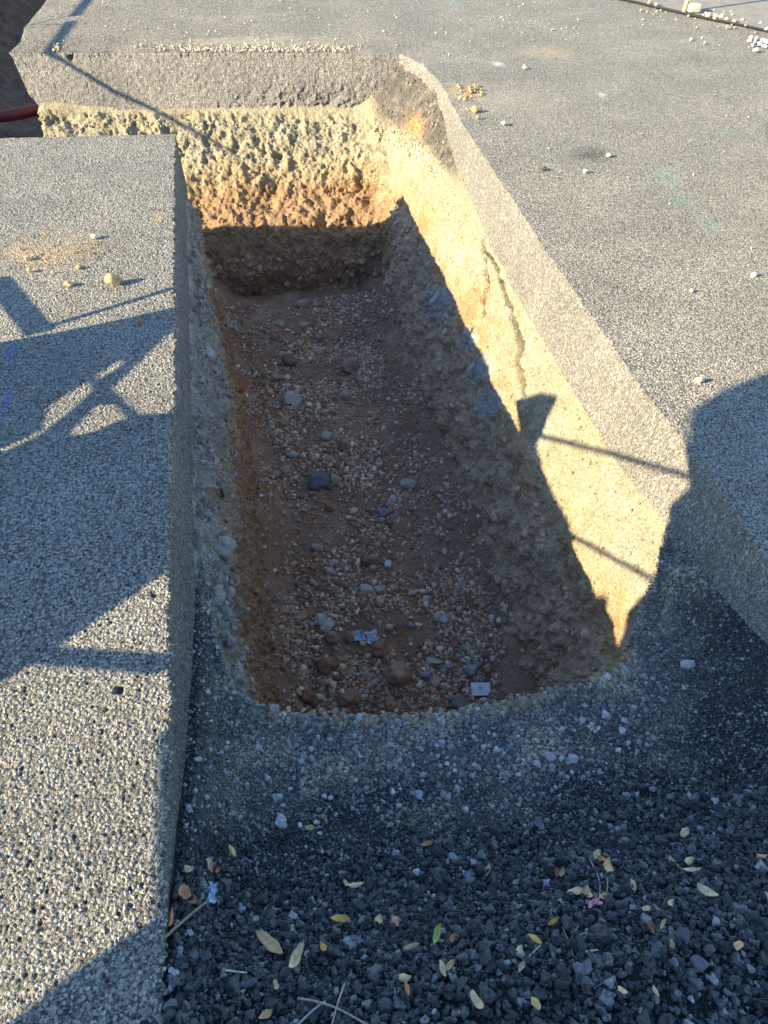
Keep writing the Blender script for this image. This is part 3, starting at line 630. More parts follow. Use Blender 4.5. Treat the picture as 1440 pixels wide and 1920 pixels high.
tag(stones('pale_chips', np.stack([X, Y, zramp(X, Y) + .002], -1), Sg, pal(len(X), [(.52, .50, .45), (.42, .42, .41), (.36, .38, .42), (.34, .31, .26)], (.3, .3, .15, .25)), T_ANG, M_STONE, tilt=.6, sink=.25, smooth=False), 'pale limestone chips scattered over the broken near edge', 'stone chips', kind='stuff')
nl = 420; Xl = rng.uniform(-.12, .95, nl); Yl = uedge(Xl) + rng.normal(.0, .012, nl); Pl = np.stack([Xl, Yl, zramp(Xl, np.minimum(Yl, uedge(Xl))) - .004], -1)
tag(stones('lip_clods', Pl, rng.uniform(.006, .028, nl) ** 1.0, pal(nl, [(.40, .27, .15), (.34, .22, .12), (.44, .34, .22), (.30, .28, .24)], (.4, .25, .2, .15)), T_ANG, M_STONE, tilt=.8, sink=.3), 'crumbling tan clods of soil along the lip of the trench', 'clods', kind='stuff')
# --- trench floor pebbles (fine mass)
PB = [(.60, .51, .38), (.48, .37, .26), (.38, .25, .16), (.28, .175, .11), (.45, .23, .13), (.38, .37, .36), (.74, .69, .58), (.18, .125, .09)]
PW = (.15, .17, .2, .18, .08, .09, .05, .08)
def scatter_floor(n, y0=1.0, y1=4.85):
    X = rng.uniform(-.25, .98, n); Y = rng.uniform(y0, y1, n); m = fbm(np.stack([X, Y, X * 0], -1), 4.5, 3, 333)
    edge = sstep(X, -.2, -.02) * sstep(-X, -.92, -.70); k = rng.uniform(size=n) < np.clip(.6 + m * 1.9, .14, 1) * (.3 + .7 * edge); return X[k], Y[k]
X, Y = scatter_floor(42000); S_ = .008 + .017 * rng.uniform(size=len(X)) ** 1.8
P_ = np.stack([X, Y, zfloor(X, Y)], -1); C_ = pal(len(X), PB, PW)
X2, Y2 = scatter_floor(5200); S2 = .020 + .020 * rng.uniform(size=len(X2)) ** 2; P2_ = np.stack([X2, Y2, zfloor(X2, Y2)], -1)
tag(stones('gravel', np.vstack([P_, P2_]), np.r_[S_, S2], np.vstack([C_, pal(len(X2), PB, PW)]) * .98 + np.array((.30, .22, .16)) * .1, np.concatenate([T_ROUND, T_ANG]), M_STONE, sink=.3), 'mixed brown and cream fine gravel covering the shaded trench floor', 'gravel', kind='stuff')
# --- grit and pebbles bedded in the walls (fine mass)
def wall_pick(n, cond, wt=None):
    idx = np.flatnonzero(cond.ravel()); idx = rng.choice(idx, n, replace=False); return Wf[idx], Nf.reshape(-1, 3)[idx], Cf[idx], idx
Pw, Nw, Cw, _ = wall_pick(2800, onleft & (TT > 1.05) & (TT < 2.1) & (P[..., 1] > .9)); S_ = .007 + .024 * rng.uniform(size=len(Pw)) ** 2.4
cA = pal(len(Pw), [(.34, .33, .29), (.26, .25, .22), (.42, .41, .37), (.28, .29, .31), (.17, .16, .15)], (.35, .25, .12, .15, .13))
Pw2, Nw2, Cw2, _ = wall_pick(2200, onright & (TT > 2.15) & (TT < 3.9)); S2 = .008 + .03 * rng.uniform(size=len(Pw2)) ** 2.8; cB = Cw2 * rng.uniform(.8, 1.35, (len(Cw2), 1))
Pw3, Nw3, Cw3, _ = wall_pick(1300, onfar & (TT > 1.1) & (P[..., 0] > -1.45)); S3 = .010 + .035 * rng.uniform(size=len(Pw3)) ** 2.4; cC = Cw3 * rng.uniform(.75, 1.2, (len(Cw3), 1))
Pw4, Nw4, Cw4, _ = wall_pick(1600, onleft & (TT > 2.1) & (TT < 3.8) & (P[..., 1] > .9)); S4 = .008 + .03 * rng.uniform(size=len(Pw4)) ** 2.6; cD = Cw4 * rng.uniform(.75, 1.3, (len(Cw4), 1))
Pw5, Nw5, Cw5, _ = wall_pick(1500, (corner > .5) & (TT > .05) & (TT < 1.25)); S5 = .008 + .03 * rng.uniform(size=len(Pw5)) ** 2; cE = Cw5 * rng.uniform(.6, 1.5, (len(Cw5), 1))
Pw7, Nw7, Cw7, _ = wall_pick(700, onfar & (TT > 3.15) & (P[..., 0] > -.4)); S7 = .012 + .05 * rng.uniform(size=len(Pw7)) ** 2.2; cG = Cw7 * rng.uniform(.8, 1.5, (len(Cw7), 1))
Pw6, Nw6, Cw6, _ = wall_pick(900, onright & (P[..., 1] < 4.4) & (TT > 1.02) & (TT < 1.95)); S6 = .005 + .012 * rng.uniform(size=len(Pw6)) ** 2; cF = Cw6 * rng.uniform(.6, 1.2, (len(Cw6), 1))
tag(stones('bedded_grit', np.vstack([Pw, Pw2, Pw3, Pw4, Pw5, Pw6, Pw7]), np.r_[S_, S2, S3, S4, S5, S6, S7], np.vstack([cA, cB, cC, cD, cE, cF, cG]), T_ANG, M_STONE, Nn=np.vstack([Nw, Nw2, Nw3, Nw4, Nw5, Nw6, Nw7]), sink=.62, flat=(.5, .9)), 'grit and pebbles bedded in the cut faces of the trench', 'grit', kind='stuff')
# --- loose crumbs on the asphalt (fine mass): along the far slab's edge and round the sandy patches
xs_ = []; 
def crumbs(n, x0, x1, y0, y1, smin, smax, cols, wts):
    X = rng.uniform(x0, x1, n); Y = rng.normal((y0 + y1) / 2, abs(y1 - y0) / 3, n); q = np.array([onz(a, b) for a, b in zip(X, Y)]); S = smin + (smax - smin) * rng.uniform(size=n) ** 2.5; xs_.append((q, S, pal(n, cols, wts)))
CRM = [(.62, .55, .38), (.5, .45, .34), (.45, .33, .18), (.35, .33, .28)]
crumbs(420, 250, 680, 84, 97, .006, .022, CRM, (.4, .3, .1, .2)); crumbs(420, 340, 650, 92, 100, .006, .024, CRM, (.5, .3, .1, .1)); crumbs(330, 100, 1100, 0, 95, .006, .02, CRM, (.4, .3, .1, .2))
crumbs(90, 830, 905, 160, 188, .006, .026, [(.5, .36, .18), (.42, .28, .13)], (.6, .4)); crumbs(50, 865, 900, 203, 210, .006, .02, [(.5, .36, .18)], (1,))
crumbs(160, 780, 1430, 60, 450, .004, .013, [(.6, .58, .5), (.4, .38, .34), (.08, .08, .08)], (.4, .4, .2)); crumbs(120, 30, 190, 440, 505, .004, .012, [(.5, .36, .18), (.42, .28, .13), (.1, .09, .08)], (.5, .3, .2)); crumbs(80, 1200, 1440, 15, 70, .008, .03, CRM, (.4, .3, .1, .2))
crumbs(40, 100, 112, 86, 100, .008, .026, CRM, (.4, .2, .4, .1))
P_ = np.vstack([a for a, b, c in xs_]); S_ = np.concatenate([b for a, b, c in xs_]); C_ = np.vstack([c for a, b, c in xs_])
ok = ~((P_[:, 0] > -.34) & (P_[:, 0] < 1.36) & (P_[:, 1] < 5.33)) & ~((P_[:, 1] > 4.35) & (P_[:, 0] < 1.0) & (P_[:, 1] < np.interp(P_[:, 0], [a for a, b in FE], [b for a, b in FE]) + .012))
P_[:, 2] = .003
tag(stones('crumbs', P_[ok], S_[ok], C_[ok], T_ANG, M_STONE, sink=.1, flat=(.6, 1)), 'scattered cream and sandy crumbs of spoil lying on the asphalt', 'crumbs', kind='stuff')
# stones standing out of the ragged arris of the left slab
n = 900; U = rng.uniform(.05, 3.2, n); S_ = rng.uniform(.005, .011, n); P_ = np.stack([left_edge(U) + rng.normal(0, .003, n), U, rng.uniform(-.012, .0, n)], -1)
C_ = pal(n, [G(.12), G(.22), G(.32), G(.42)], (.2, .35, .3, .15)); o = stones('arris_aggregate', P_, S_, C_, T_ANG, M_STONE, sink=.4, tilt=.8)
o.parent = road_l
# ------------------------------------------------------------------ stones one can point to
def on_surf(x, y, fn, z0):
    z = z0
    for _ in range(12): p = onz(x, y, z); z = float(fn(np.array([p[0]]), np.array([p[1]]))[0])
    return onz(x, y, z)
def wall_at(x, y, cond):
    m = cond.ravel(); q = np.hypot(PXw.ravel() - x, PYw.ravel() - y) + (~m) * 1e6 + Dw * 2; i = int(np.argmin(q)); return Wf[i], Nf.reshape(-1, 3)[i]
HERO_AT = []
def describe(p, size, c, where):
    c = np.array(c); v = c.mean(); r = c[0] / max(c[2], .01)
    cn = ('dark' if v < .16 else '') if v < .16 else ''
    hue = 'blue grey' if r < 1.0 else 'grey' if r < 1.18 else 'beige' if r < 1.5 and v > .3 else 'brown' if r < 2.1 else 'rust red'
    hue = ('white' if v > .5 else 'pale ' + hue if v > .38 else 'dark ' + hue if v < .17 else hue)
    sz = 'small' if size < .028 else 'medium' if size < .04 else 'large'
    best = min(HERO_AT, key=lambda h: float(np.linalg.norm(h[0] - p))) if HERO_AT else None
    near = ''
    if best is not None:
        side = 'right of' if p[0] > best[0][0] + .01 else 'left of'
        if abs(p[1] - best[0][1]) > abs(p[0] - best[0][0]): side = 'behind' if p[1] > best[0][1] else 'in front of'
        near = ', ' + side + ' the ' + best[1]
    return ' '.join((sz + ' ' + hue + ' ' + where + near).split()[:16])
def hero(name, p, size, rgb, label, cat, T=T_HERO, k=0, el=(1, .85, .7), rz=0.0, nrm=None, sink=.2, group=None, base=I3f, rough_mat=None):
    V = T[k % len(T)] * (np.array(el) * size * .5)
    c, s_ = math.cos(rz), math.sin(rz); V = V @ np.array([[c, s_, 0], [-s_, c, 0], [0, 0, 1]])
    up = np.array((0, 0, 1.0))
    if nrm is not None: V = V @ basis(nrm[None])[0].T; up = nrm
    loc = p + up * (el[2] * size * .5 * (1 - 2 * sink))
    Cc = np.tile(np.array(rgb), (len(V), 1)) * (1 + fbm(V, 2.2 / size, 3, 900 + k)[:, None] * .25)
    if group is None: HERO_AT.append((np.array(p), ' '.join(label.split(',')[0].split()[:5])))
    o = make_obj(name, V + loc, base, rough_mat or M_STONE, Cc, loc=tuple(p)); tag(o, label, cat, group); return o
d_at = lambda p: proj(p[None])[2][0]
FS = [  # floor stones: x, y, width px, (el), rgb, label
 (745, 1256, 50, (1, .95, .85), (.36, .25, .17), 'biggest round brown cobble at the near end of the trench floor', 0),
 (714, 1212, 30, (1, .9, .8), (.34, .19, .12), 'reddish brown egg-shaped cobble just behind the biggest round one'),
 (612, 1240, 42, (1, .8, .7), (.30, .18, .11), 'earth-covered brown lump left of the biggest cobble'),
 (655, 1303, 38, (1, .75, .7), (.32, .19, .12), 'flat brown cobble in front and left of the biggest cobble'),
 (732, 1317, 24, (1, .9, .75), (.33, .22, .14), 'tan pebble in front of the biggest cobble'),
 (817, 1275, 23, (1, 1.1, .7), (.40, .30, .25), 'pinkish tan oval pebble right of the biggest cobble'),
 (883, 1253, 28, (1, .9, .8), (.30, .31, .33), 'speckled grey pebble near the white card'),
 (862, 1310, 40, (1, .7, .6), (.24, .23, .19), 'angular olive grey stone left of the white card'),
 (687, 1264, 22, (1, .7, .7), (.46, .40, .32), 'cream pebble touching the left of the biggest cobble'),
 (801, 1260, 20, (1, .8, .6), (.29, .27, .40), 'violet grey pebble behind the pinkish tan one'),
 (841, 1246, 18, (1, .7, .6), (.30, .29, .38), 'small bluish pebble left of the speckled grey one'),
 (626, 1190, 26, (1, .8, .75), (.38, .24, .14), 'orange brown pebble, left one of a touching pair'),
 (656, 1192, 22, (1, .85, .75), (.33, .21, .13), 'brown pebble, right one of a touching pair'),
 (603, 1160, 22, (1, 1.5, .7), (.38, .38, .40), 'long pale grey pebble standing beside a mottled one'),
 (615, 1168, 20, (1, 1.6, .7), (.42, .42, .40), 'long mottled white pebble beside the pale grey one'),
 (728, 1057, 17, (1, 1, .9), (.62, .60, .54), 'bright white pebble right of the dark red stone'),
 (689, 1045, 34, (1, .6, .6), (.30, .15, .11), 'dark red flat stone mid way along the trench floor'),
 (684, 1012, 24, (1, .8, .6), (.30, .16, .11), 'dull red stone behind the dark red flat one'),
 (683, 1102, 27, (1, .8, .5), (.48, .47, .44), 'white angular flake in front of the dark red stone'),
 (595, 1023, 20, (1, .9, .8), (.46, .44, .37), 'pale speckled pebble left of the dull red stone'),
 (618, 1068, 16, (1, .9, .8), (.46, .46, .46), 'small pale grey pebble with a withered leaf on it'),
 (600, 893, 46, (1, .68, .65), (.16, .18, .22), 'dark blue grey cobble pointed at its left end', 1),
 (629, 898, 20, (1, .9, .8), (.40, .32, .24), 'tan pebble touching the right of the dark blue grey cobble'),
 (767, 903, 27, (1, .8, .75), (.42, .41, .36), 'cream grey rounded pebble by the right wall foot'),
 (535, 877, 22, (1, .7, .7), (.36, .34, .28), 'grey beige pebble near the left wall, behind the blue grey cobble'),
 (519, 888, 20, (1, .9, .7), (.36, .33, .27), 'olive beige pebble next to the left wall'),
 (549, 850, 22, (1, .6, .6), (.50, .49, .45), 'white oval pebble in a row behind the blue grey cobble'),
 (612, 816, 24, (1, .85, .75), (.42, .38, .31), 'round cream cobble at the middle of the trench floor'),
 (547, 746, 34, (1, .85, .75), (.46, .46, .45), 'large pale grey cobble cracked across its top', 2),
 (534, 790, 20, (1, .75, .7), (.44, .31, .19), 'orange tan pebble in front of the cracked grey cobble'),
 (648, 737, 22, (1, .9, .7), (.42, .36, .30), 'pale brown pebble right of the cracked grey cobble'),
 (545, 674, 30, (1, .95, .8), (.22, .15, .11), 'two-toned dark brown broken cobble near the far end', 3),
 (655, 685, 34, (1, .85, .75), (.34, .22, .17), 'large reddish brown cobble near the far end right of centre'),
 (519, 706, 24, (1, 1.05, .8), (.38, .25, .19), 'pinkish brown pebble left in front of the broken cobble'),
 (442, 722, 36, (1, 1.1, .7), (.34, .14, .08), 'orange red broken brick piece against the left wall'),
 (573, 608, 27, (1, .6, .6), (.40, .31, .23), 'tan oval stone close under the far wall'),
 (598, 630, 18, (1, 1.1, .8), (.34, .26, .20), 'brown upright pebble in front of the tan oval stone'),
 (598, 658, 19, (1, 1, .8), (.42, .36, .28), 'beige round pebble among white ones near the far end'),
 (524, 606, 14, (1, .8, .8), (.40, .38, .32), 'small beige block left of the tan oval stone'),
 (570, 566, 32, (1, .5, .6), (.36, .28, .21), 'flat stone lodged at the foot of the far wall'),
 (431, 687, 14, (1, .9, .7), (.48, .46, .56), 'small lilac white pebble against the left wall'),
 (540, 706, 16, (1, 1, .6), (.56, .58, .58), 'white square chip beside the pinkish brown pebble'),
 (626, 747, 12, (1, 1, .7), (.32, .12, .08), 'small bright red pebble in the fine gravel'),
 (650, 908, 14, (1, 1, .8), (.45, .28, .15), 'small orange pebble in front of the tan one'),
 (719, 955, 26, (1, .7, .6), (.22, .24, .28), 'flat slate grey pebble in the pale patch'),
 (618, 950, 16, (1, 1.2, .8), (.34, .14, .09), 'brick red pebble half way along the floor'),
 (466, 1000, 14, (1, .8, .7), (.45, .42, .36), 'pale pebble tight against the orange left wall'),
 (834, 1157, 14, (1, 1.5, .6), (.42, .46, .54), 'long pale blue pebble standing right of the leaves'),
 (774, 1110, 16, (1, .8, .7), (.48, .46, .44), 'white pebble with a pink side right of the flake'),
 (774, 1170, 16, (1, .7, .6), (.30, .31, .36), 'dull blue pebble left of the upright pale blue one'),
 (575, 1300, 30, (1, 1, .8), (.24, .13, .08), 'dark brown cobble near the left front corner of the floor'),
 (645, 1345, 24, (1, .8, .7), (.22, .14, .09), 'brown pebble nearest to the trench lip'),
]
for i, a in enumerate(FS):
    x, y, wpx, el, rgb, lab = a[:6]; p = on_surf(x, y + wpx * .25, zfloor, -1.35); size = wpx / FPX * d_at(p) * 1.05
    ang = ('angular' in lab or 'broken' in lab or 'chip' in lab or 'flake' in lab or 'brick' in lab)
    hero('stone', p, size, rgb, lab, 'stone', T_HANG if ang else T_HERO, i, el, rz=-YAW + (.5 if i % 3 == 0 else 0), sink=.27)
# many further pebbles one could count, alike: separate objects with shared group
def many(n, spots, S, Cc, label, group, nm='pebble', T=T_HERO, Nn=None, sink=.2, flat=(.5, .85)):
    for i in range(n):
        hero(nm, spots[i], S[i], Cc[i], describe(spots[i], S[i], Cc[i], label), nm, T, rng.integers(0, 99), (1, rng.uniform(.65, 1), rng.uniform(*flat)), rng.uniform(0, 6.28), None if Nn is None else Nn[i], sink, group, base=TB)
TB = I2f; T_MID = templ(I2, 12, .34, 1, 950); T_MANG = templ(I2, 12, .5, 5, 960)
X, Y = scatter_floor(900, 1.15, 4.5); X, Y = X[:110], Y[:110]; Pm = np.stack([X, Y, zfloor(X, Y)], -1); many(110, Pm, .024 + .028 * rng.uniform(size=110) ** 2, pal(110, PB, PW), 'pebble on the floor', 'loose pebbles on the trench floor', T=T_MID)
# big rounded pebbles standing out of the left wall
LW = [(408, 700, 34, (.36, .34, .28), 'large cream pebble set in the left wall where the orange clay begins'), (388, 665, 28, (.36, .40, .46), 'blue grey pebble set in the left wall above the large cream one'), (402, 857, 34, (.50, .48, .42), 'smooth pale egg-shaped pebble bulging from the middle of the left wall'),
      (422, 1030, 48, (.42, .41, .35), 'big grey rounded cobble bulging from the left wall, the largest there'), (405, 1120, 40, (.38, .38, .34), 'wide grey cobble below the largest one in the left wall'), (398, 960, 20, (.42, .40, .36), 'small pale pebble between the egg-shaped and the largest cobble in the left wall'),
      (415, 1155, 24, (.32, .34, .40), 'bluish pebble low in the near part of the left wall'), (438, 1345, 26, (.42, .44, .47), 'pale blue grey pebble at the near left corner of the trench'), (398, 1335, 30, (.46, .45, .40), 'upright cream stone beside the dark face foot, near left corner'),
      (418, 600, 20, (.42, .40, .33), 'pale pebble high at the far end of the left wall'), (372, 1000, 18, (.34, .33, .3), 'grey pebble directly beneath the dark sawn asphalt face'), (392, 780, 18, (.36, .34, .40), 'violet grey pebble above the egg-shaped one in the left wall'),
      (420, 920, 26, (.34, .30, .22), 'dusty tan pebble under the egg-shaped one in the left wall'), (430, 1200, 26, (.40, .41, .42), 'round grey pebble at the edge of the orange clay, left wall')]
for i, (x, y, wpx, rgb, lab) in enumerate(LW):
    g_ = sum(rgb) / 3; rgb = tuple(.4 * c_ + .6 * g_ * t_ for c_, t_ in zip(rgb, (1.07, 1.0, .9))); p, n_ = wall_at(x, y, onleft); size = wpx / FPX * d_at(p) * 1.15; hero('stone', p, size, tuple(np.array(rgb) * .8), lab, 'stone', T_HERO, i + 3, (.85, 1.1, .7), rz=i * .3, nrm=n_, sink=.5)
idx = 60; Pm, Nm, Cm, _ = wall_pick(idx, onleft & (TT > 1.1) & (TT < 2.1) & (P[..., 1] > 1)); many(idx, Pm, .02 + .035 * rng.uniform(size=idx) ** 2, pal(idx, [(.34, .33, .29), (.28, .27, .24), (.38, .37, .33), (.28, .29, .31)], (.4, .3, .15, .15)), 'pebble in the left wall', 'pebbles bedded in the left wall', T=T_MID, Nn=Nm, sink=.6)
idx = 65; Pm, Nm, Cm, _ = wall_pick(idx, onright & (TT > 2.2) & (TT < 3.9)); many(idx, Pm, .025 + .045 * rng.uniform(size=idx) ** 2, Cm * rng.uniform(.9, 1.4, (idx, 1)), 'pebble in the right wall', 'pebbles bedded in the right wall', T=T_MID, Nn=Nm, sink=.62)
# right wall and lip stones
RW = [(818, 566, 40, (.35, .36, .38), 'blue grey limestone lump high on the shaded right wall near its far end'), (888, 700, 30, (.30, .30, .29), 'grey limestone lump in the right wall below the crack'), (916, 770, 26, (.28, .28, .28), 'flat blue grey slab set in the right wall under the sunlit strip'),
      (1178, 1215, 28, (.33, .35, .38), 'blue pebble at the lower tip of the sunlit strip'), (1212, 1238, 34, (.42, .45, .48), 'pale blue cobble at the right corner of the trench'), (927, 970, 28, (.25, .19, .14), 'round earth-coated cobble in the lower right wall'), (920, 1130, 24, (.25, .19, .14), 'round earth-coated pebble with a pale ring, low in the right wall')]
for i, (x, y, wpx, rgb, lab) in enumerate(RW):
    p, n_ = wall_at(x, y, onright | (P[..., 0] > .85)); size = wpx / FPX * d_at(p) * 1.15; hero('stone', p, size, rgb, lab, 'stone', T_HANG, i + 1, (.95, 1, .6), rz=i * .7, nrm=n_, sink=.4)
BK = [(1288, 1243, 32, (.46, .46, .42), 'large cream stone on the bank right of the trench corner', 0), (514, 1325, 30, (.46, .30, .17), 'orange tan cobble at the left end of the trench lip', 0), (1137, 1340, 22, (.46, .47, .47), 'white cobble on the pale rubble, upper one of a trio', 0),
      (1170, 1350, 18, (.5, .5, .48), 'white chip right of the upper white cobble', 1), (1165, 1368, 17, (.52, .52, .50), 'white angular chip in front of the pair on the pale rubble', 1), (1090, 1350, 20, (.42, .43, .42), 'flat grey chip left of the white cobbles', 1),
      (1072, 1418, 26, (.42, .45, .46), 'grey green cobble on the bank, rightmost of three in a row', 0), (1030, 1415, 26, (.44, .42, .40), 'flat pale stone on the bank, leftmost of three in a row', 0), (1052, 1420, 16, (.46, .42, .36), 'small beige stone between the two larger ones on the bank', 0),
      (1005, 1430, 22, (.34, .38, .44), 'blue grey stone before the row of three on the bank', 1), (522, 1492, 24, (.34, .42, .46), 'teal grey stone on the left of the dark bank', 0), (620, 1495, 14, (.48, .46, .42), 'cream pebble right of the teal grey stone', 0),
      (785, 1488, 20, (.34, .42, .50), 'blue pebble amid pale rubble at the middle of the bank', 0), (858, 1478, 18, (.30, .36, .50), 'blue grey pebble next to two cream ones on the bank', 0), (525, 1537, 30, (.40, .44, .50), 'long blue grey shard on the left of the dark bank', 1),
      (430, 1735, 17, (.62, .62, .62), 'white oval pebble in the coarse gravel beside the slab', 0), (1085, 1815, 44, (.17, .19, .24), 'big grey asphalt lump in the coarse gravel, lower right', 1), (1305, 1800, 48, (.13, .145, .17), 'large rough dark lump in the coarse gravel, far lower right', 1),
      (690, 1690, 22, (.07, .075, .09), 'dark oblong asphalt lump behind the yellow leaf', 1), (608, 1760, 30, (.09, .10, .115), 'flat dark grey lump left of the small black stones', 1), (880, 1645, 26, (.26, .29, .32), 'pale grey lump at the back edge of the coarse gravel', 1),
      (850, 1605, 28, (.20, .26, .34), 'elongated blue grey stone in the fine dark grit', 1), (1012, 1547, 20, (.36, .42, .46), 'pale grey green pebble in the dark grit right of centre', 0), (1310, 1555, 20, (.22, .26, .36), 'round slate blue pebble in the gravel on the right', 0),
      (722, 1878, 40, (.10, .11, .13), 'broad dark lump at the bottom edge of the photo left of centre', 1), (470, 1900, 30, (.10, .11, .13), 'rounded dark lump at the bottom edge beside the twig', 1), (1240, 1600, 22, (.30, .34, .42), 'pale blue chipped stone right of the leaves on the bank', 1)]
for i, (x, y, wpx, rgb, lab, ang) in enumerate(BK):
    g_ = sum(rgb) / 3; rgb = tuple(.5 * c_ + .5 * g_ * t_ for c_, t_ in zip(rgb, (1.03, 1.0, .95))); p = on_surf(x, y + wpx * .2, zramp, -.2); p[2] += .002; size = wpx / FPX * d_at(p) * (.95 if rgb[0] > .2 else .85)
    hero('stone', p, size, rgb, lab, 'stone', T_HANG, i, (1, .8, .65), rz=i * .9 if i != 14 else .6, sink=.3)
X, Y, S_ = scatter_bank(60, .55, 1.3, .014, .026, lambda X, Y, ue: sstep(-(ue - Y), -.35, -.1), 2); Pm = np.stack([X, Y, zramp(X, Y)], -1); nn = len(X); many(nn, Pm, S_, pal(nn, [(.44, .44, .42), (.34, .36, .40), (.28, .28, .27)], (.4, .3, .3)), 'stone chip at the lip', 'pale chips along the trench lip', T=T_MANG)
# stones on the asphalt tops
AS = [(213, 526, 30, (.55, .38, .19), 'large tan stone on the left slab casting a long shadow', 0), (131, 532, 16, (.50, .34, .17), 'smaller tan stone left of the large tan one', 0), (178, 443, 15, (.60, .56, .44), 'cream pebble alone on the sandy patch of the left slab', 0), (52, 484, 13, (.56, .47, .28), 'yellowish pebble at the left of the sandy patch', 0),
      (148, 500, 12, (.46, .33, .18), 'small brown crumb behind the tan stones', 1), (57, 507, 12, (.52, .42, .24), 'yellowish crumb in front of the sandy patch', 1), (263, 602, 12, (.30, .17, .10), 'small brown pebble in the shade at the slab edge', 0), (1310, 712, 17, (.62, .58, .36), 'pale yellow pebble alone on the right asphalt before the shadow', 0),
      (1412, 515, 12, (.66, .64, .55), 'white pebble at the right edge of the photo', 0), (1296, 545, 9, (.6, .58, .48), 'tiny white pebble above the pale yellow one', 0), (1097, 322, 11, (.62, .6, .5), 'white chip right of the dark pebble', 1), (1018, 316, 13, (.10, .10, .07), 'dark olive pebble on the right asphalt', 0),
      (1140, 291, 12, (.6, .56, .42), 'cream chip beside the dark stain', 1), (945, 232, 11, (.66, .62, .52), 'white chip in front of the sandy spill', 1), (890, 207, 15, (.54, .40, .20), 'tan stone lying before the sandy spill', 0), (896, 221, 10, (.5, .32, .24), 'pink brown crumb before the sandy spill', 1), (983, 127, 10, (.6, .56, .46), 'cream chip right of the white splash', 1)]
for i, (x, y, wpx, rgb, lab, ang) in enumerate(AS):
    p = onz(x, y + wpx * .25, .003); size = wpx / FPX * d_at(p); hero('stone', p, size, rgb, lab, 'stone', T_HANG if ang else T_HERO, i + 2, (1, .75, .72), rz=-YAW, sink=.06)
# pebbles on the far kerb line, top right
KB = [(1327, 30, 17, 'cream stone nearest the pale block by the joint'), (1341, 32, 15, 'orange cream stone second from the pale block'), (1352, 33, 15, 'cream stone in the row along the joint, third from the block'), (1362, 36, 13, 'greyish stone in the row along the joint, fourth from the block'), (1376, 40, 14, 'pinkish stone at the right end of the row along the joint'), (1230, 9, 13, 'white stone on the joint left of the yellow stake'), (1217, 6, 12, 'cream stone on the joint farthest left'), (1436, 55, 12, 'orange pebble on the joint at the photo edge'), (1363, 51, 11, 'loose stone just before the joint')]
for i, (x, y, wpx, lab) in enumerate(KB):
    p = onz(x, y + 3, .004); hero('stone', p, wpx * .75 / FPX * d_at(p), ((.62, .56, .40), (.58, .42, .24), (.6, .57, .45), (.42, .40, .36), (.5, .36, .28))[i % 5], lab, 'stone', T_HERO, i, (1, .7, .75), sink=.06)
pr = [(1408 + a, 74 + b) for a, b in ((0, 0), (10, 2), (20, 5), (-3, 6), (7, 8), (17, 11), (28, 9), (3, 14), (25, 16), (8, 24))]
for i, (x, y) in enumerate(pr):
    p = onz(x, y, .004); hero('rubble_piece', p, 11 / FPX * d_at(p), (.50, .49, .42), 'pale rubble piece in the small heap at the right photo edge', 'rubble', T_MANG, i, (1, .8, .7), rz=i, sink=.06, group='small heap of pale rubble on the road', base=I2f)
# ------------------------------------------------------------------ tubes
def tube(name, pts, r, mat, parent=None, n=10, rgb=None, taper=1.0, smooth_n=0, link=True):
    pts = np.array(pts, float)
    if smooth_n:
        t = np.arange(len(pts)); q = np.linspace(0, len(pts) - 1, smooth_n * (len(pts) - 1) + 1); lin = np.stack([np.interp(q, t, pts[:, c]) for c in range(3)], -1)
        k = smooth_n; g = np.hanning(k * 2 + 1); g /= g.sum(); pad = np.pad(lin, ((k, k), (0, 0)), mode='reflect', reflect_type='odd'); pts = np.stack([np.convolve(pad[:, c], g, 'valid') for c in range(3)], -1)
    T_ = np.gradient(pts, axis=0); T_ /= np.linalg.norm(T_, axis=1, keepdims=True); V = []
    for i, (p, t) in enumerate(zip(pts, T_)):
        a = np.array((0, 0, 1.0)) if abs(t[2]) < .9 else np.array((1.0, 0, 0)); x = np.cross(a, t); x /= np.linalg.norm(x); y = np.cross(t, x); rr = r * (1 - (1 - taper) * i / (len(pts) - 1))
        for k in range(n): an = 2 * math.pi * k / n; V.append(p + rr * (math.cos(an) * x + math.sin(an) * y))
    m = len(pts); F = [(i * n + k, i * n + (k + 1) % n, (i + 1) * n + (k + 1) % n, (i + 1) * n + k) for i in range(m - 1) for k in range(n)]
    V += [pts[0], pts[-1]]; c0 = m * n; F += [(c0, (k + 1) % n, k, k) for k in range(0)]
    F3 = []
    o = make_obj(name, V, F, mat, np.tile(rgb if rgb is not None else (.4, .4, .4), (len(V), 1)), loc=tuple(pts[0]), link=link)
    if parent is not None: o.parent = parent; o.location = Vector(pts[0]) - parent.location
    return o
# red hose in the side trench
hz = -.72
hp = [onz(x, y, z) for x, y, z in ((-260, 236, hz), (-120, 226, hz), (-30, 221, hz + .02), (20, 217, hz + .02), (60, 208, hz + .01), (110, 196, hz), (190, 190, hz - .05))]
hose = tube('hose', hp, .046, M_HOSE, n=20, smooth_n=6); tag(hose, 'thick dull red hose lying in the side trench behind the left slab', 'hose')
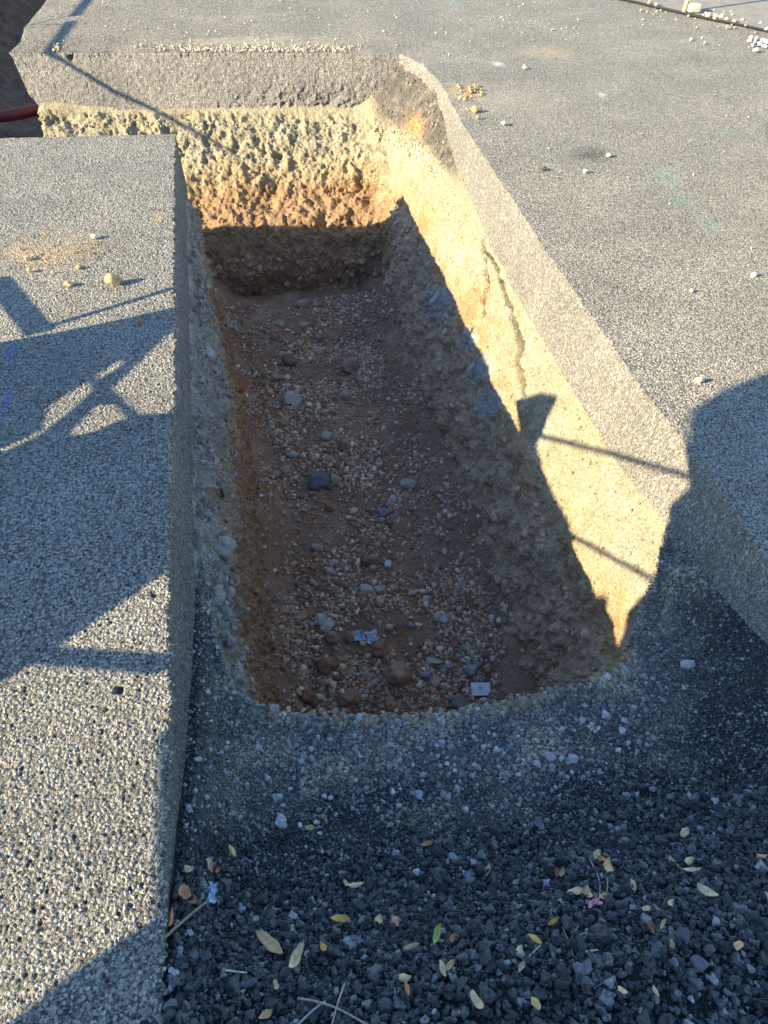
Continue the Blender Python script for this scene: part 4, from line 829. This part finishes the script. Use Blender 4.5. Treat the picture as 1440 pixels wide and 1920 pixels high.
# spoil under the hose: a rough heap in the side trench
gx, gy = np.meshgrid(np.linspace(-2.9, -1.46, 160), np.linspace(4.7, 13.9, 480)); Pz = np.stack([gx, gy, gx * 0], -1)
zz = -.80 + fbm(Pz, 2.2, 4, 70) * .12 + fbm(Pz, 12, 4, 75) * .04 - .15 * sstep(gy, 6.4, 7.4) + .25 * sstep(-gx, 2.2, 2.9)
Vs = np.stack([gx, gy, zz], -1).reshape(-1, 3); Cs = np.tile((.19, .15, .115), (len(Vs), 1)) * (1 + fbm(Vs, 7, 3, 33)[:, None] * .5)
tag(make_obj('side_trench_soil', Vs, grid_faces(480, 160), M_SOIL, Cs), kind='structure')
# ------------------------------------------------------------------ far lane, joint, stake, block
j0 = onz(1165, 0); j1 = onz(1440, 60); dj = (j1 - j0) / np.linalg.norm(j1 - j0); nj = np.array((-dj[1], dj[0], 0)); nj = nj if nj[0] > 0 else -nj
def strip(name, a, b, z, mat, h=None):
    A0, A1 = j0 - dj * 14, j1 + dj * 9; V = []
    for q in np.linspace(0, 1, 200):
        p = A0 + (A1 - A0) * q; wob = fbm(np.array([[q * 23, 0, 0]]), 3, 3, 5)[0] * .02
        V.append(p + nj * (a + wob) + np.array((0, 0, z))); V.append(p + nj * (b + wob * .3) + np.array((0, 0, z if h is None else h)))
    return make_obj(name, V, grid_faces(200, 2), mat)
tag(strip('lane', .0, 9, .008, M_LANE), kind='structure')
m = mat_plain('joint_filler', (.05, .047, .043), .9, .3, 40, .002); tag(strip('road_joint', -.05, .012, .0125, m), kind='structure')
V = np.array([[a, b, c] for c in (0, 1) for b in (-1, 1) for a in (-1, 1)], float)
bp = onz(1300, 22, .012); bl_ = I2.copy(); bl_ = np.sign(bl_) * np.abs(bl_) ** .35; bl_ = bl_ * np.array((.052, .040, .030)); bl_ = bl_ @ np.array(Matrix.Rotation(YAW, 3, 'Z')) + bp + np.array((0, 0, .028))
tag(make_obj('block', bl_, I2f, M_STONE, np.tile((.50, .46, .38), (len(bl_), 1)), loc=tuple(bp)), 'pale rounded concrete block beside the yellow stake', 'block')
sp_ = onz(1282, 22, .01); st_ = tube('stake', [sp_, sp_ + np.array((.03, .02, .3)), sp_ + np.array((.06, .05, .75))], .016, M_YELLOW, n=10); tag(st_, 'thin dusty yellow stake standing on the joint at the top edge', 'stake')
# ------------------------------------------------------------------ leaves, twigs, card, scraps
def leaf(p, L, Wd, rgb, rz, label, curl=.5, tiltx=.2, fold=.3, name='leaf', seed=0, twist=.4):
    n, m_ = 13, 5; V = []
    for i in range(n):
        t = i / (n - 1); a = curl * (t - .5) * 2; yy = L * (math.sin(a) / max(abs(curl), .01) / 2 if abs(curl) > .02 else (t - .5)); zz = L * (1 - math.cos(a)) / max(abs(curl), .05) / 2
        wd = Wd * .5 * (math.sin(math.pi * min(t * 1.0 + .0, 1)) ** .75 + .03) * (1 + .1 * math.sin(seed * 2.3 + i * 1.1))
        tw = twist * (t - .5)
        for j in range(m_):
            q = (j / (m_ - 1) - .5) * 2; x = q * wd; z = zz + fold * abs(q) * wd; V.append((x * math.cos(tw) - (z - zz) * math.sin(tw), yy, zz + (z - zz) * math.cos(tw) + x * math.sin(tw)))
    V = np.array(V); V2 = V - np.array((0, 0, .0006)); F = grid_faces(n, m_); F2 = grid_faces(n, m_, len(V), True)
    bd = [j for j in range(m_)] + [i * m_ + m_ - 1 for i in range(1, n)] + [(n - 1) * m_ + j for j in range(m_ - 2, -1, -1)] + [i * m_ for i in range(n - 2, 0, -1)]
    rim = np.array([(a, a + len(V), b + len(V), b) for a, b in zip(bd, bd[1:] + bd[:1])])
    V = np.vstack([V, V2]); Mx = np.array((Matrix.Rotation(rz, 3, 'Z') @ Matrix.Rotation(tiltx, 3, 'X'))); V = V @ Mx.T
    V[:, 2] -= V[:, 2].min(); C = np.tile(rgb, (len(V), 1)) * (1 + .25 * np.sin(np.linspace(0, 9, len(V)))[:, None] * .4)
    o = make_obj(name, V + np.asarray(p), np.vstack([F, F2, rim]), M_LEAF, C, loc=tuple(p)); tag(o, label, 'leaf'); return o
TAN = (.50, .36, .20); CRE = (.56, .48, .32); YLW = (.52, .35, .10); GRN = (.28, .38, .12); ORG = (.46, .20, .08); PNK = (.52, .24, .34); BRN = (.24, .13, .08)
LV = [ # x, y, length px, width px, image angle deg (0 = to the right, 90 = up), colour, label
 (510, 1775, 72, 20, -42, TAN, 'long curled tan leaf, left arm of a V shape near the bottom'), (558, 1800, 62, 18, 58, CRE, 'pale curled leaf, right arm of a V shape near the bottom'),
 (640, 1728, 42, 13, -8, YLW, 'folded golden leaf lying in the coarse gravel'), (710, 1730, 24, 14, 70, CRE, 'pointed cream leaf left of the pinkish one'), (741, 1733, 26, 12, -55, (.5, .28, .2), 'pinkish tan leaf right of the pointed cream one'),
 (818, 1757, 40, 13, 72, GRN, 'green leaf standing in the coarse gravel'), (608, 1782, 26, 10, -62, YLW, 'small golden leaf right of the V shaped pair'), (770, 1780, 34, 9, 18, (.30, .24, .16), 'thin brown leaf left of the green one'),
 (892, 1882, 56, 15, -58, CRE, 'long cream leaf near the bottom edge right of centre'), (828, 1820, 34, 11, -65, CRE, 'narrow cream leaf, left one of a small pair'), (842, 1814, 28, 10, 50, TAN, 'narrow tan leaf, right one of a small pair'),
 (757, 1838, 32, 14, 10, (.42, .42, .26), 'crumpled olive cream leaf near the bottom'), (763, 1858, 26, 8, -75, ORG, 'thin orange leaf under the crumpled olive one'), (520, 1850, 28, 9, -80, CRE, 'narrow white leaf left, below the V shaped pair'),
 (503, 1905, 34, 13, 28, (.44, .30, .18), 'tan leaf at the bottom edge by the twig'), (667, 1665, 34, 9, 15, CRE, 'cream leaf above the golden folded one, right half of a bent pair'), (650, 1662, 20, 7, -58, CRE, 'cream leaf above the golden folded one, left half of a bent pair'),
 (912, 1638, 24, 9, 78, (.52, .40, .28), 'upright tan leaf at the back of the coarse gravel'), (847, 1763, 22, 9, 62, ORG, 'curved orange brown leaf right of the green one'),
 (1136, 1632, 34, 17, 85, (.60, .42, .24), 'oval orange tan leaf standing upright on a stem'), (1115, 1608, 22, 12, 60, CRE, 'small cream leaf left of the oval orange tan one'), (1122, 1616, 24, 8, -25, YLW, 'thin golden leaf behind the oval orange tan one'),
 (1076, 1677, 36, 12, 5, CRE, 'pale bract, left blade of the pink star cluster'), (1096, 1678, 34, 15, -52, (.48, .40, .27), 'wide tan leaf in the pink star cluster'), (1128, 1686, 24, 11, 20, (.44, .36, .16), 'olive yellow leaf right of the pink star'),
 (1108, 1697, 28, 8, 30, PNK, 'pink petal pointing up right in the star shaped flower'), (1117, 1698, 26, 8, -22, PNK, 'pink petal pointing down right in the star shaped flower'), (1103, 1702, 18, 8, 62, PNK, 'pink petal pointing down left in the star shaped flower'),
 (1042, 1643, 26, 9, -80, BRN, 'dark brown leaf, left one of a pair left of the stem'), (1050, 1642, 24, 9, 80, (.42, .26, .18), 'brown leaf, right one of a pair left of the stem'),
 (1278, 1567, 24, 13, 52, CRE, 'cream pointed leaf high on the right of the bank'), (1283, 1546, 16, 6, -15, YLW, 'tiny golden leaf above the cream pointed one'), (1128, 1546, 16, 7, -40, CRE, 'tiny cream leaf at the back of the gravel right of centre'),
 (1254, 1622, 36, 9, -50, CRE, 'narrow cream leaf, upper arm of a bent pair on the right'), (1290, 1637, 42, 7, -3, CRE, 'narrow cream leaf, lower arm of a bent pair on the right'), (1284, 1621, 24, 12, 45, (.5, .44, .28), 'broken cream leaf above the bent pair on the right'),
 (1318, 1678, 52, 15, -32, (.52, .46, .32), 'long pale grey tan leaf lying right of the bent pair'), (1181, 1665, 22, 11, -65, (.54, .42, .26), 'cupped cream and golden leaf right of the stem'), (1206, 1709, 26, 8, 10, CRE, 'flat cream leaf in front of the cupped one'),
 (1251, 1700, 20, 10, 48, CRE, 'small bent cream leaf left of the long pale one'), (1236, 1738, 24, 7, 62, TAN, 'small tan leaf below the bent cream one'), (1214, 1745, 32, 8, -70, BRN, 'thin dark brown leaf below the flat cream one'),
 (1000, 1766, 30, 10, -38, YLW, 'golden brown leaf on a pale stem, lower right of centre'), (970, 1786, 24, 10, 62, CRE, 'cream leaf left of the golden brown one on a stem'), (975, 1816, 26, 9, 65, (.42, .32, .24), 'dull pink tan leaf at the foot of the pale stem'), (1000, 1885, 26, 14, -55, (.58, .50, .22), 'yellow cream leaf at the bottom right of centre'),
 (1162, 1862, 26, 9, -38, (.58, .52, .30), 'cream yellow leaf near the bottom, right'), (1222, 1862, 20, 8, -60, (.5, .34, .22), 'pinkish small leaf right of the cream yellow one'), (1375, 1778, 30, 13, 28, (.62, .46, .26), 'orange cream leaf with a blue grey tip at the right'), (1252, 1775, 18, 10, -60, (.38, .30, .2), 'dull brown leaf between the large lumps'),
 (1034, 1733, 28, 7, 30, (.45, .24, .08), 'thin orange brown leaf below the pink star'), (1416, 1612, 30, 9, 5, (.48, .38, .22), 'tan leaf with a golden edge at the right photo edge'), (1434, 1690, 26, 9, -60, (.4, .33, .2), 'tan leaf cut by the right photo edge'),
 (352, 1680, 44, 19, -68, (.52, .30, .18), 'orange tan curled leaf beside the slab edge'), (366, 1692, 26, 16, 10, (.42, .24, .16), 'brown leaf touching the orange tan one'), (438, 1602, 26, 9, -60, (.58, .46, .26), 'pale yellow leaf high in the gravel on the left'),
 (357, 1637, 24, 11, -50, CRE, 'cream leaf above the orange one by the slab'), (398, 1628, 28, 10, -70, (.50, .42, .26), 'cream leaf with orange tip in the cluster by the slab'), (412, 1636, 18, 7, 60, (.6, .2, .06), 'bright orange sliver in the cluster by the slab'), (325, 1730, 42, 9, 78, (.36, .2, .12), 'dark orange leaf leaning on the foot of the slab face'),
 (582, 1554, 22, 10, -5, GRN, 'bright green leaf at the left of the dark grit'), (775, 1546, 10, 8, 0, GRN, 'tiny green leaf at the middle of the dark grit'), (800, 1588, 26, 9, 12, (.32, .19, .12), 'brown leaf on the dark grit behind the blue grey stone'), (607, 1534, 22, 9, 0, (.28, .17, .1), 'brown crumpled leaf right of the green one'),
]
def img_dir(p, ang):     # heading on the ground of a direction seen in the picture
    x, y, _ = proj(p[None]); q = onz(x[0] + 5 * math.cos(R(ang)), y[0] - 5 * math.sin(R(ang)), p[2]); return math.atan2(q[1] - p[1], q[0] - p[0])
for i, (x, y, L, Wd, an, rgb, lab) in enumerate(LV):
    p = on_surf(x, y, zramp, -.1); dd = d_at(p); s_ = dd / FPX; q = img_dir(p, an); p = p + np.array((0, 0, .008 if y > 1560 else .003))
    leaf(p + np.array((0, 0, .013 if y > 1560 else .003)), L * s_ * 1.02, Wd * s_ * 1.0, tuple(np.array(rgb) * np.array((1.35, 1.1, .85))), q - math.pi / 2, lab, curl=(.7, 1.3, .3, 1.7, 1.0)[i % 5], tiltx=(.15, -.1, .3, -.25)[i % 4], seed=i, fold=(.35, .9, .1, -.5)[i % 4], twist=(.4, 1.4, -1.1, .7, -1.8)[i % 5])
FLV = [(536, 1147, 26, 12, -70, (.5, .27, .19), 'pinkish tan leaf on the floor near the left wall'), (570, 1158, 34, 18, 10, (.46, .27, .13), 'crumpled orange brown leaf on the floor beside the pinkish one'), (567, 1190, 34, 10, -18, (.4, .22, .13), 'long brown leaf before the crumpled orange one'), (573, 960, 22, 8, -30, (.55, .27, .1), 'orange leaf in the gravel near the left wall foot'), (562, 1302, 22, 8, -55, YLW, 'yellow brown leaf in the front left corner of the floor'), (853, 1208, 18, 13, 70, (.34, .13, .12), 'dark red leaf on the floor near the right wall'), (868, 1217, 20, 8, 20, (.12, .24, .13), 'dark green leaf next to the dark red one'), (815, 1243, 36, 12, -22, (.34, .38, .30), 'grey green leaf right of the biggest cobble'), (630, 1337, 18, 9, 5, (.6, .52, .3), 'small pale oval leaf close to the trench lip')]
for i, (x, y, L, Wd, an, rgb, lab) in enumerate(FLV):
    p = on_surf(x, y, zfloor, -1.3); s_ = d_at(p) / FPX; leaf(p + np.array((0, 0, .012)), L * s_, Wd * s_, rgb, img_dir(p, an) - math.pi / 2, lab, curl=.6, seed=i)
# twigs
TW = [((278, 1795), (350, 1728), (395, 1692), .0035, (.30, .23, .14), 'thick dry stick leaning from the slab foot into the gravel'), ((560, 1875), (620, 1885), (690, 1925), .0022, (.34, .30, .25), 'long grey twig at the bottom edge, crossing two others'), ((647, 1848), (635, 1880), (622, 1930), .0022, (.36, .32, .28), 'upright grey twig at the bottom edge'), ((560, 1925), (590, 1895), (612, 1880), .0022, (.36, .32, .28), 'short grey twig slanting to the left at the bottom edge'),
      ((424, 1823), (445, 1826), (466, 1828), .0022, (.55, .53, .46), 'short white stalk in the coarse gravel left'), ((705, 1590), (730, 1604), (760, 1612), .0012, (.34, .31, .25), 'thin grey stalk in the dark grit'), ((1102, 1612), (1125, 1655), (1120, 1692), .0014, (.40, .38, .33), 'thin pale flower stem bending to the pink star'), ((1136, 1650), (1137, 1665), (1133, 1685), .0016, (.45, .28, .16), 'reddish stem under the oval orange tan leaf'),
      ((1012, 1775), (985, 1800), (968, 1828), .0016, (.50, .46, .36), 'pale stem under the golden brown leaf'), ((1052, 1740), (1066, 1775), (1072, 1795), .0014, (.38, .30, .20), 'forked brown stalk, main stem, lower right of centre'), ((1066, 1768), (1078, 1745), (1083, 1738), .0014, (.40, .33, .22), 'forked brown stalk, short branch'), ((1072, 1768), (1090, 1750), (1110, 1756), .0016, (.42, .36, .25), 'forked brown stalk, long curved branch'), ((1095, 1788), (1106, 1786), (1118, 1784), .0022, (.5, .5, .5), 'short white straw right of the forked stalk'),
      ((940, 1460), (970, 1452), (1000, 1440), .001, (.4, .37, .3), 'fine straw across the pale rubble'), ((560, 1487), (580, 1495), (597, 1502), .0012, (.38, .36, .3), 'fine dry straw left on the bank'), ((740, 1852), (741, 1868), (746, 1882), .0014, (.42, .42, .42), 'short grey stalk by the orange leaf')]
for i, (a, b, c, r, rgb, lab) in enumerate(TW):
    pts = [on_surf(*q, zramp, -.1) + np.array((0, 0, .019 if i < 5 else .013 if i > 5 and i < 13 else .006)) for q in (a, b, c)]; tag(tube('twig', pts, r, M_LEAF, n=7, rgb=rgb, smooth_n=4, taper=.7), lab, 'twig')
# countless fine straws on the bank
Vv = []; Ff = []; Cc_ = []; nn = 0
for k in range(420):
    X_ = rng.uniform(-.32, 1.2); Y_ = rng.uniform(.05, min(1.0, float(uedge(X_)) - .03)); L = rng.uniform(.006, .03); a = rng.uniform(0, 6.28); z = float(zramp(np.array([X_]), np.array([Y_]))[0]) + .005
    d_ = np.array((math.cos(a), math.sin(a), rng.uniform(-.2, .3))) * L; sd_ = np.array((-math.sin(a), math.cos(a), 0)) * rng.uniform(.0004, .0009); p0 = np.array((X_, Y_, z)); c = p0 + d_ * .5 + np.array((0, 0, .002))
    for q in (p0, c, p0 + d_): Vv += [q - sd_, q + sd_, q + np.array((0, 0, .0012))]
    for s0 in (0, 3): 
        for e in ((0, 1), (1, 2), (2, 0)): Ff.append((nn + s0 + e[0], nn + s0 + e[1], nn + s0 + 3 + e[1], nn + s0 + 3 + e[0]))
    nn += 9; Cc_ += [np.array(((.36, .30, .20), (.46, .42, .34), (.28, .2, .12))[k % 3])] * 9
tag(make_obj('straw', Vv, Ff, M_LEAF, np.array(Cc_)), 'fine dry straw bits strewn over the dark gravel bank', 'straw', kind='stuff')
# card
cp = on_surf(900, 1299, zfloor, -1.3) + np.array((0, 0, .034)); s_ = d_at(cp) / FPX; card = empty('card', tuple(cp))
tag(card, 'small white printed card lying flat in the front right corner of the floor', 'card')
Cq = np.array([[a * .5, b * .5, c] for c in (-.0006, .0006) for b in (-1, 1) for a in (-1, 1)]) * np.array((36 * s_, .052, 1)); Fq = [(0, 2, 3, 1), (4, 5, 7, 6), (0, 1, 5, 4), (1, 3, 7, 5), (3, 2, 6, 7), (2, 0, 4, 6)]
rot = np.array(Matrix.Rotation(-YAW + .02, 3, 'Z') @ Matrix.Rotation(R(14), 3, 'X'))
def card_box(nm, cx, cy, w_, h_, z0, mat):
    V = Cq / np.array((36 * s_, .052, 1)) * np.array((w_, h_, 1)) + np.array((cx, cy, z0)); o = make_obj(nm, V @ rot.T, Fq, mat, np.tile((.5, .5, .5), (8, 1)), smooth=False); o.parent = card; return o
card_box('sheet', 0, 0, 36 * s_, .056, 0, M_CARD)
Mw = mat_plain('pale_ink', (.30, .32, .42), .6)
for nm, cx, cy, w_, h_ in (('print_block', -.002, .004, .013, .011), ('print_line', -.002, .017, .009, .0025), ('print_line', -.002, -.008, .010, .002), ('print_spot', -.038, -.002, .004, .008), ('print_spot', -.039, -.017, .003, .003), ('print_line', .024, -.006, .012, .0015)):
    card_box(nm, cx, cy, w_, h_, .0007, M_INK if 'spot' in nm else Mw)
# crumpled scraps
def scrap(x, y, wpx, rgb, lab, fn, z0, seed, cat='scrap'):
    p = on_surf(x, y, fn, z0); sz = wpx * d_at(p) / FPX; n = 16; gx, gy = np.meshgrid(np.linspace(-.5, .5, n), np.linspace(-.5, .5, n)); Q = np.stack([gx, gy, gx * 0], -1).reshape(-1, 3)
    r = 1 + fbm(Q, 3, 2, seed)[:, None] * .6; V = Q * r * sz; V[:, 2] = (1 - np.abs(fbm(Q, 2.5, 3, seed + 5)) * 2.5) * sz * .35; V2 = V - np.array((0, 0, .001))
    F = grid_faces(n, n); o = make_obj('scrap', np.vstack([V, V2]) + p + np.array((0, 0, .006)), np.vstack([F, grid_faces(n, n, n * n, True)]), mat_plain('scrap_film', rgb, .4, .1), loc=tuple(p), smooth=False); tag(o, lab, cat)
scrap(673, 1196, 22, (.50, .60, .72), 'crumpled pale blue plastic scrap behind the egg-shaped cobble', zfloor, -1.3, 3)
scrap(697, 1196, 20, (.62, .68, .80), 'white film scrap leaning on the egg-shaped cobble', zfloor, -1.3, 9)
scrap(388, 1675, 34, (.45, .52, .66), 'pale blue crumpled paper scrap beside the orange tan leaf', zramp, -.05, 14)
scrap(435, 612, 22, (.42, .44, .42), 'grey crumpled strip at the far left corner of the floor', zfloor, -1.45, 19)
# ------------------------------------------------------------------ unseen casters added left, outside the picture, outlined to throw the long shadows
WX = -1.7
def solid_poly(name, outer, holes, x, th, mat, parent):
    loops = [[Vector((a, b, 0)) for a, b in outer]] + [[Vector((a, b, 0)) for a, b in h] for h in holes]; flat = [p for l in loops for p in l]
    tris = tessellate_polygon(loops); V = [(x + s_ * th / 2, p[0], p[1]) for s_ in (-1, 1) for p in flat]; n = len(flat)
    F = [(a, b, c, c) for a, b, c in tris]; F = [list(t) for t in tris] + [[b + n, a + n, c + n] for a, b, c in tris]
    o0 = 0
    for l in loops:
        m_ = len(l)
        for i in range(m_): a, b = o0 + i, o0 + (i + 1) % m_; F += [[a, b, b + n], [a, b + n, a + n]]
        o0 += m_
    o = make_obj(name, V, F, mat, smooth=False)
    if parent: o.parent = parent; o.location = -parent.location
    return o
def adj(p):
    u, z = p
    return (u + z / .4917 * .0467, z * .8835) if z <= .71 else (u + .135, z - .166)
low_caster = empty('unseen_low_caster', (WX, .9, 0)); tag(low_caster, 'unseen low screen added left of the slab, outlined to cast its shadows', 'low_caster')  # invented low screen; edge, gaps and bars follow the wanted shadow shapes
outer = [(.73, .004), (.71, .48), (.73, .51), (.56, .655), (.56, .70), (.60, .70), (.61, .665), (.75, .54), (.87, .67), (.87, .69), (1.28, .69), (1.30, .81), (1.34, .98), (1.38, 1.04), (1.5, .96), (1.6, .83), (1.55, .69), (1.53, .67), (1.57, .62), (1.76, .57), (2.0, .66), (2.0, .68), (2.18, .68), (2.19, .57), (2.21, .46), (2.24, .36), (2.3, .004)]
hl = [[(1.86, .54), (1.83, .55), (1.89, .59), (1.92, .58)], [(1.76, .47), (1.64, .47), (1.6, .41), (1.58, .42), (1.62, .47), (1.72, .52), (1.78, .54), (1.84, .53)], [(1.57, .51), (1.55, .54), (1.57, .6), (1.66, .58), (1.69, .55)]]
solid_poly('caster_cutout', [adj(p) for p in outer], [[adj(p) for p in h] for h in hl], WX, .006, M_CASTER_PANEL, low_caster)
for a, b, r in (((.51, 1.39), (1.33, .85), .011), ((.40, 1.02), (.86, .75), .010), ((2.27, .42), (2.34, .69), .012), ((2.25, .42), (2.75, .31), .022), ((2.34, .69), (2.34, .70), .01)):
    tube('caster_bar', [(WX + .02, *adj(a)), (WX + .02, *adj(b))], r, M_CASTER_BAR, parent=low_caster)
for u_ in (1.2, 2.1): tube('caster_post', [(WX - .03, u_, .0), (WX - .03, u_, .6)], .02, M_CASTER_BAR, parent=low_caster)
tall_root = empty('unseen_tall_caster', (WX, -.6, 0)); tag(tall_root, 'unseen tall screen added behind and left of the camera to cast shade', 'tall_caster')  # added unseen screen, its edge shaped to shade the bank and right side
solid_poly('caster_panel', [adj(p) for p in [(-1.9, .004), (-.05, .004), (-.04, .5), (.015, .6), (.03, .661), (.40, .661), (.40, .87), (.39, 1.04), (.49, 1.14), (.545, 1.24), (.51, 1.36), (.62, 1.45), (.74, 1.49), (.78, 1.56), (.80, 1.7), (.80, 2.1), (-1.9, 2.1)]], [], WX, .008, M_CASTER_PANEL, tall_root)
for u_ in (-1.8, -.9, -.1): tube('caster_post', [(WX - .04, u_, 0), (WX - .04, u_, 2.1)], .024, M_CASTER_BAR, parent=tall_root)
# unseen bars added beyond the side trench, laid out to throw thin shadow lines
WC = -3.2
def back(p, wx=WC): t = (p[0] - wx) / SL[0]; return p - SL * t
line_pts = [back(onz(185, -25)), back(onz(165, 0)), back(onz(140, 30)), back(onz(90, 103)), back(ony(200, 167, 5.95)), back(ony(370, 247, 5.72)), back(ony(460, 295, 5.6))]
line_root = empty('unseen_line_caster', tuple(line_pts[0])); tag(line_root, 'unseen bars added beyond the side trench to throw thin shadow lines', 'line_caster')
tube('line_caster', line_pts[:3], .02, M_CASTER_BAR, parent=line_root, smooth_n=3); tube('line_caster', line_pts[3:], .014, M_CASTER_BAR, parent=line_root)
tube('line_caster', [line_pts[2] + (line_pts[3] - line_pts[2]) * .15, line_pts[3]], .02, M_CASTER_BAR, parent=line_root)
tube('caster_wire', [back(onz(137, 28)), back(onz(55, 47)), back(onz(137, 45))], .006, M_CASTER_BAR, parent=line_root)
for p in (line_pts[0],): tube('caster_stand', [(p[0], p[1], -.0), (p[0], p[1], p[2])], .015, M_CASTER_BAR, parent=line_root)
